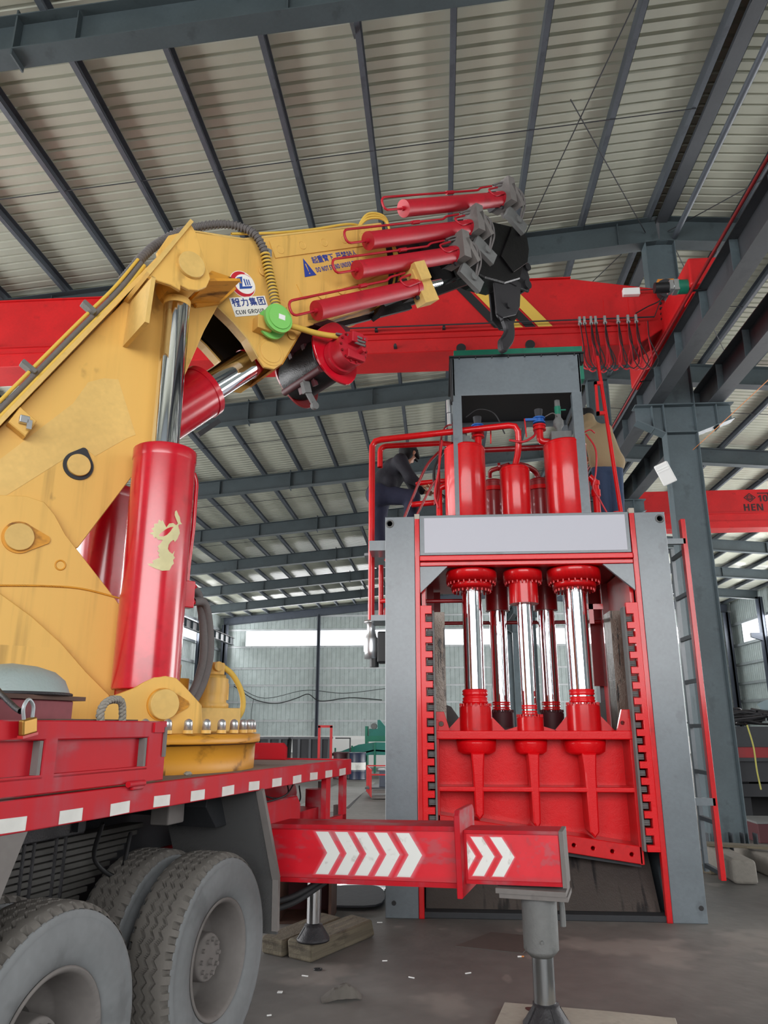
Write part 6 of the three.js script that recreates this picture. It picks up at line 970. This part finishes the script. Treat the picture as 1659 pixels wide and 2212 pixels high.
  for (const [x, z, w, d, ry, l] of [[-1.13, -5.7, 0.035, 0.03, 0, 'white crumpled scrap on the floor between the near tyre and the rag'], [-1.11, -5.28, 0.03, 0.012, 0.4, 'white scrap on the floor close beside the near tyre, lowest of the scraps'], [-0.47, -6.45, 0.04, 0.008, 0.2, 'thin white scrap on the floor to the right of the timbers'], [-0.25, -6.07, 0.05, 0.008, -0.5, 'thin white scrap on the bare floor under the middle of the outrigger beam'], [-1.02, -6.05, 0.05, 0.012, -0.3, 'thin white scrap on the floor just below the small rubber ring'], [0.16, -6.2, 0.05, 0.01, 0.5, 'white scrap on the floor a little left of the front jack rod'], [-0.6, -7.6, 0.05, 0.014, 0.1, 'white scrap at the left front foot of the press']]) { const q = thing('paper_scrap', l, 'litter', x, 0, z, ry, 'white scraps on the floor'); obj('scrap', [bx(w, 0.008, d, 0, 0.004, 0, 0.003)], m.white, q); }
  for (const [x, z, l] of [[0.59, -6.63, 'cigarette end on the floor behind the front jack rod'], [-0.72, -7.62, 'cigarette end on the floor by the left foot of the press']]) { const q = thing('cigarette_end', l, 'cigarette end', x, 0, z, 0.15, 'cigarette ends'); obj('paper', [cy(0.006, 0.006, 0.03, -0.015, 0.006, 0, 'x', 8)], m.white, q); obj('filter', [cy(0.006, 0.006, 0.02, 0.01, 0.006, 0, 'x', 8)], m.cableOrange, q); }
  solo('floor_joint', [bar([-2.07, 0.004, -17.3], [-2.2, 0.004, -24], 0.05, 0.006, V(0, 1, 0))], m.dark, 'dark steel edge strip let into the floor behind the truck', 'floor strip');
  solo('floor_plate', [b2(-3.2, -2.12, 0, 0.012, -25, -16.5)], M(0x8a8a86, 0.6, 0, { map: tPaint }), 'long pale steel plate on the floor beyond the truck tail', 'steel plate');
}
// ---------------------------------------------------------------- far end of the hall, left of the press
{
  const drum = (label, x, z, mat, band) => { const t = thing('oil_drum', label, 'drum', x, 0, z); obj('body', [lathe([[0.001, 0], [0.28, 0], [0.285, 0.02], [0.275, 0.04], [0.275, 0.27], [0.29, 0.29], [0.275, 0.31], [0.275, 0.54], [0.29, 0.56], [0.275, 0.58], [0.275, 0.8], [0.287, 0.83], [0.287, 0.86], [0.26, 0.85], [0.001, 0.85]], 36)], mat, t); if (band) obj('label_band', [cy(0.278, 0.278, 0.3, 0, 0.42, 0, 'y', 36, true)], m.tape, t, 'white paper band'); return t; };
  drum('dark blue oil drum with a white paper band round its middle', -2.83, -26.3, M(0x1d2740, 0.35), true);
  drum('dark maroon oil drum standing just left of the blue drum', -3.42, -26.6, M(0x3a1218, 0.5), false);
  const c = thing('conveyor_chute', 'large green sloping conveyor chute behind the oil drums', 'chute', -2.75, 0, -30);
  obj('side', [ext([[-1.95, 0.6], [-0.5, 0.6], [0.0, 0.64], [0.6, 0.64], [2.6, 0.6], [2.6, 1.0], [0.72, 1.1], [0.2, 1.11], [-0.45, 1.02], [-1.1, 0.78]], -0.04, 0.0)], m.teal, c);
  obj('floor', [ext([[-1.95, 0.64], [-0.5, 0.64], [0.15, 0.78], [2.6, 0.64], [2.6, 0.7], [0.15, 0.84], [-0.5, 0.7], [-1.95, 0.68]], -1.2, 0)], m.green, c);
  for (const x of [-1.35, -0.7, 0.18, 1.5]) obj('side_post', b2(x - 0.03, x + 0.03, 0.62, 1.1 - Math.abs(x - 0.2) * 0.13, 0, 0.04), m.green, c);
  for (const x of [0.18, 2.2]) obj('leg', b2(x - 0.04, x + 0.04, 0, 0.75, -0.1, 0), m.green, c);
  const g = thing('baler', 'green machine with a maroon plate standing behind the chute', 'machine', -2.4, 0, -31.5);
  obj('frame', [b2(-0.6, 0.5, 1.1, 1.32, -0.6, 0), b2(-0.7, -0.6, 0, 1.7, -0.6, 0), b2(0.4, 0.5, 0, 1.9, -0.1, 0)], m.green, g);
  obj('hopper', [ext([[-0.55, 1.32], [0.2, 1.32], [0.2, 1.6], [-0.1, 1.95], [-0.2, 1.95], [-0.2, 1.6], [-0.55, 1.6]], -0.5, -0.1)], m.teal, g); obj('motor', [cy(0.12, 0.12, 0.3, -0.35, 1.7, -0.2, 'z', 20)], m.castGrey, g);
  obj('maroon_plate', [b2(0.45, 1.6, 1.05, 2.05, -0.1, -0.05)], m.maroon, g, 'maroon steel plate'); obj('post', b2(0.36, 0.46, 1.0, 2.3, -0.12, -0.04), m.teal, g);
  const skipLabels = ['black steel skip at the left end of the row behind the truck tail', 'black steel skip in the middle of the row behind the truck tail', 'black steel skip at the right end of the row beside the red frame'];
  [[-7.8, 0], [-6.25, 1], [-4.75, 2]].forEach(([x, i]) => { const s = thing('steel_skip', skipLabels[i], 'skip', x, 0, -28); obj('body', [ext([[-0.6, 0], [0.6, 0], [0.66, 1.25], [-0.66, 1.25]], -0.9, 0)], m.chassis, s); obj('rim', b2(-0.7, 0.7, 1.25, 1.33, -0.95, 0.05), m.steelDark, s); for (const q of [-0.4, 0, 0.4]) obj('rib', b2(q - 0.04, q + 0.04, 0.05, 1.25, 0, 0.06), m.steelDark, s); });
  const rf = thing('pipe_rack', 'upright red tube frame standing before the far wall', 'frame', -4.0, 0, -27.0);
  obj('post', b2(-0.3, -0.22, 0, 1.72, 0, 0.08), m.bridgeRed, rf); obj('post', b2(0.12, 0.2, 0, 1.72, 0, 0.08), m.bridgeRed, rf); obj('top_bar', b2(-0.3, 0.2, 1.66, 1.74, 0, 0.08), m.bridgeRed, rf);
  const bf = thing('handrail', 'thin dark handrail beside the red tube frame', 'handrail', -3.55, 0, -27.4); obj('top_rail', b2(-0.2, 0.35, 1.28, 1.32, 0, 0.04), m.dark, bf); obj('post', b2(0.31, 0.35, 0, 1.28, 0, 0.04), m.dark, bf);
  solo('white_crates', [b2(-5, -1.5, 0, 1.15, -34.4, -33.8)], m.white, 'white crate wall standing behind the green chute', 'crate');
  const rl = thing('red_railing', 'low red railing round a small steel platform left of the press', 'railing', -1.74, 0, -19.3);
  for (let k = 0; k < 5; k++) obj('baluster', b2(-0.26 + 0.065 * k - 0.012, -0.26 + 0.065 * k + 0.012, 0.05, 0.69, -1.6 + k * 0.4 - 0.012, -1.6 + k * 0.4 + 0.012), m.bridgeRed, rl);
  obj('top_rail', bar([-0.26, 0.69, -1.6], [0, 0.69, 0], 0.03, 0.03, V(0, 1, 0)), m.bridgeRed, rl); obj('top_rail', b2(0, 1.2, 0.56, 0.59, -0.02, 0.02), m.bridgeRed, rl); obj('top_rail', b2(-0.26, 1.2, 0.69, 0.72, -1.62, -1.58), m.bridgeRed, rl);
  for (const y of [0.02, 0.13]) obj('step', b2(0.0, 1.3, y, y + 0.05, -0.3 + y * -2, 0.0 - y * 2), m.dustGrey, rl); obj('platform', b2(-0.2, 1.3, 0.2, 0.24, -1.6, -0.5), m.steelDark, rl);
  const gb = thing('grey_cabinet', 'grey steel cabinet standing on the small railed platform', 'cabinet', -1.35, 0.24, -20.2); obj('body', b2(-0.25, 0.25, 0, 0.4, -0.2, 0.2, 0.01), m.steelBlue, gb); obj('top', b2(-0.28, 0.28, 0.4, 0.43, -0.22, 0.22), m.galv, gb);
  const cb1 = thing('hanging_cable', 'black cable hanging in swags along the far wall', 'cable', 0, 0, ZB + 0.25);
  obj('cable', [hose([[-14, 4.3, 0], [-12.5, 3.4, 0], [-11, 3.15, 0], [-9.6, 3.5, 0], [-8.9, 3.75, 0], [-8.1, 3.3, 0.3], [-6, 3.5, 0], [-3.9, 3.35, 0]], 0.03, 5), hose([[-14, 4.4, 0], [-12, 3.5, 0], [-9, 4.0, 0], [-6.5, 3.8, 0], [-3.6, 4.1, 0]], 0.018, 5), hose([[-12.6, 3.45, 0], [-12.7, 2.5, 0], [-12.6, 1.2, 0]], 0.018, 5)], m.hoseBlack, cb1);
}
// ---------------------------------------------------------------- right of the press
{
  const t = thing('scrap_bin', 'black scrap bin with recessed red panels right of the large column', 'scrap bin', 6.6, 0, -14.8);
  obj('lower_body', [b2(-1.6, 2.4, 0.8, 1.14, -1.0, 0.62), b2(-1.6, 2.4, 0.55, 0.76, -1.0, 0.55)], m.dark, t);
  obj('upper_body', [b2(-1.6, 2.4, 1.44, 1.72, -1.0, 0.7)], m.chassis, t);
  for (const x of [-1.1, 0.15, 1.5]) obj('red_panel', b2(x - 0.55, x + 0.6, 1.2, 1.38, 0.5, 0.66), m.deepRed, t, 'recessed red panel');
  obj('panel_frame', [b2(-1.6, 2.4, 1.14, 1.2, -1, 0.7), b2(-1.6, 2.4, 1.38, 1.44, -1, 0.7)], m.chassis, t); obj('corner_post', b2(-1.62, -1.5, 0, 1.74, 0.5, 0.72), m.dark, t);
  for (const x of [-1.3, 0.4, 2.1]) obj('leg', b2(x - 0.1, x + 0.1, 0, 0.8, -0.9, 0.4), m.dark, t);
  obj('dark_back', b2(-1.6, 2.4, 0.02, 0.8, -1.0, -0.95), m.black, t);
  const hp = thing('scrap_heap', 'tangled heap of dark scrap wire piled on the black bin', 'scrap', 6.6, 1.725, -15.0); hp.userData.kind = 'stuff';
  const hs = []; seed = 99; for (let k = 0; k < 90; k++) { const a = rnd() * 6.28, x = -1.4 + rnd() * 3.4, z = -0.6 + rnd() * 1.1, y = 0.03 + rnd() * 0.25; hs.push(hose([[x, y, z], [x + 0.3 * Math.cos(a), y + 0.05, z + 0.2 * Math.sin(a)], [x + 0.55 * Math.cos(a + 0.4), y + 0.02, z + 0.3 * Math.sin(a + 0.4)], [x + 0.8 * Math.cos(a + 1), Math.max(0.03, y - 0.03), z + 0.4 * Math.sin(a + 1)]], 0.01 + rnd() * 0.014, 5, 5)); }
  const mh = obj('scrap', hs, m.castDark, hp);
  const sh = thing('sheet_offcut', 'bent shiny blue grey sheet metal offcut lying on the scrap heap', 'sheet metal', 6.75, 1.95, -14.7, 0.15);
  const g = new THREE.PlaneGeometry(1.4, 0.5, 24, 8), P = g.attributes.position; for (let i = 0; i < P.count; i++) { const x = P.getX(i); P.setZ(i, -0.35 * x * x + 0.03 * Math.sin(x * 9)); P.setY(i, P.getY(i) + 0.25); } g.computeVertexNormals(); obj('sheet', [g.rotateX(-0.9)], M(0x9fb2bb, 0.3, 0.5, { side: THREE.DoubleSide }), sh);
  const mb = thing('maroon_box', 'dark maroon steel box on the floor beside the large column', 'box', 5.5, 0, -13.2, 0); obj('body', b2(-0.65, 0.9, 0, 0.28, -0.4, 0.4, 0.01), m.maroon, mb); obj('edge', b2(-0.67, 0.92, 0.28, 0.31, -0.42, 0.42), m.castGrey, mb);
  beam('concrete_block', 'grey brown squared block lying on the floor just right of the ladder foot', 'block', [3.44, -9.6], [3.5, -10.75], 0.27, 0.26, m.concrete, 0.01);
  beam('concrete_block', 'grey squared block at the right edge, partly behind the nearer block', 'block', [4.0, -10.0], [3.95, -11.0], 0.27, 0.24, m.concrete, 0.01);
  beam('timber_plank', 'weathered grey plank lying flat across the two squared blocks', 'plank', [3.35, -10.62], [4.25, -10.3], 0.18, 0.035, m.timber, 0.004, 0.268);
  beam('timber_plank', 'long grey plank lying on the floor before the column foot', 'plank', [2.95, -11.2], [3.3, -10.2], 0.16, 0.06, m.timber, 0.006);
  beam('timber_plank', 'short broken plank end lying right of the column foot', 'plank', [4.5, -11.3], [5.1, -11.15], 0.14, 0.09, m.timber, 0.006);
  const sk = thing('paper_sack', 'folded white paper sack standing behind the ladder', 'sack', 2.75, 0, -9.9); obj('sack', [bx(0.12, 0.45, 0.3, 0, 0.225, 0, 0.03)], m.white, sk);
}

renderer.render(scene, camera);
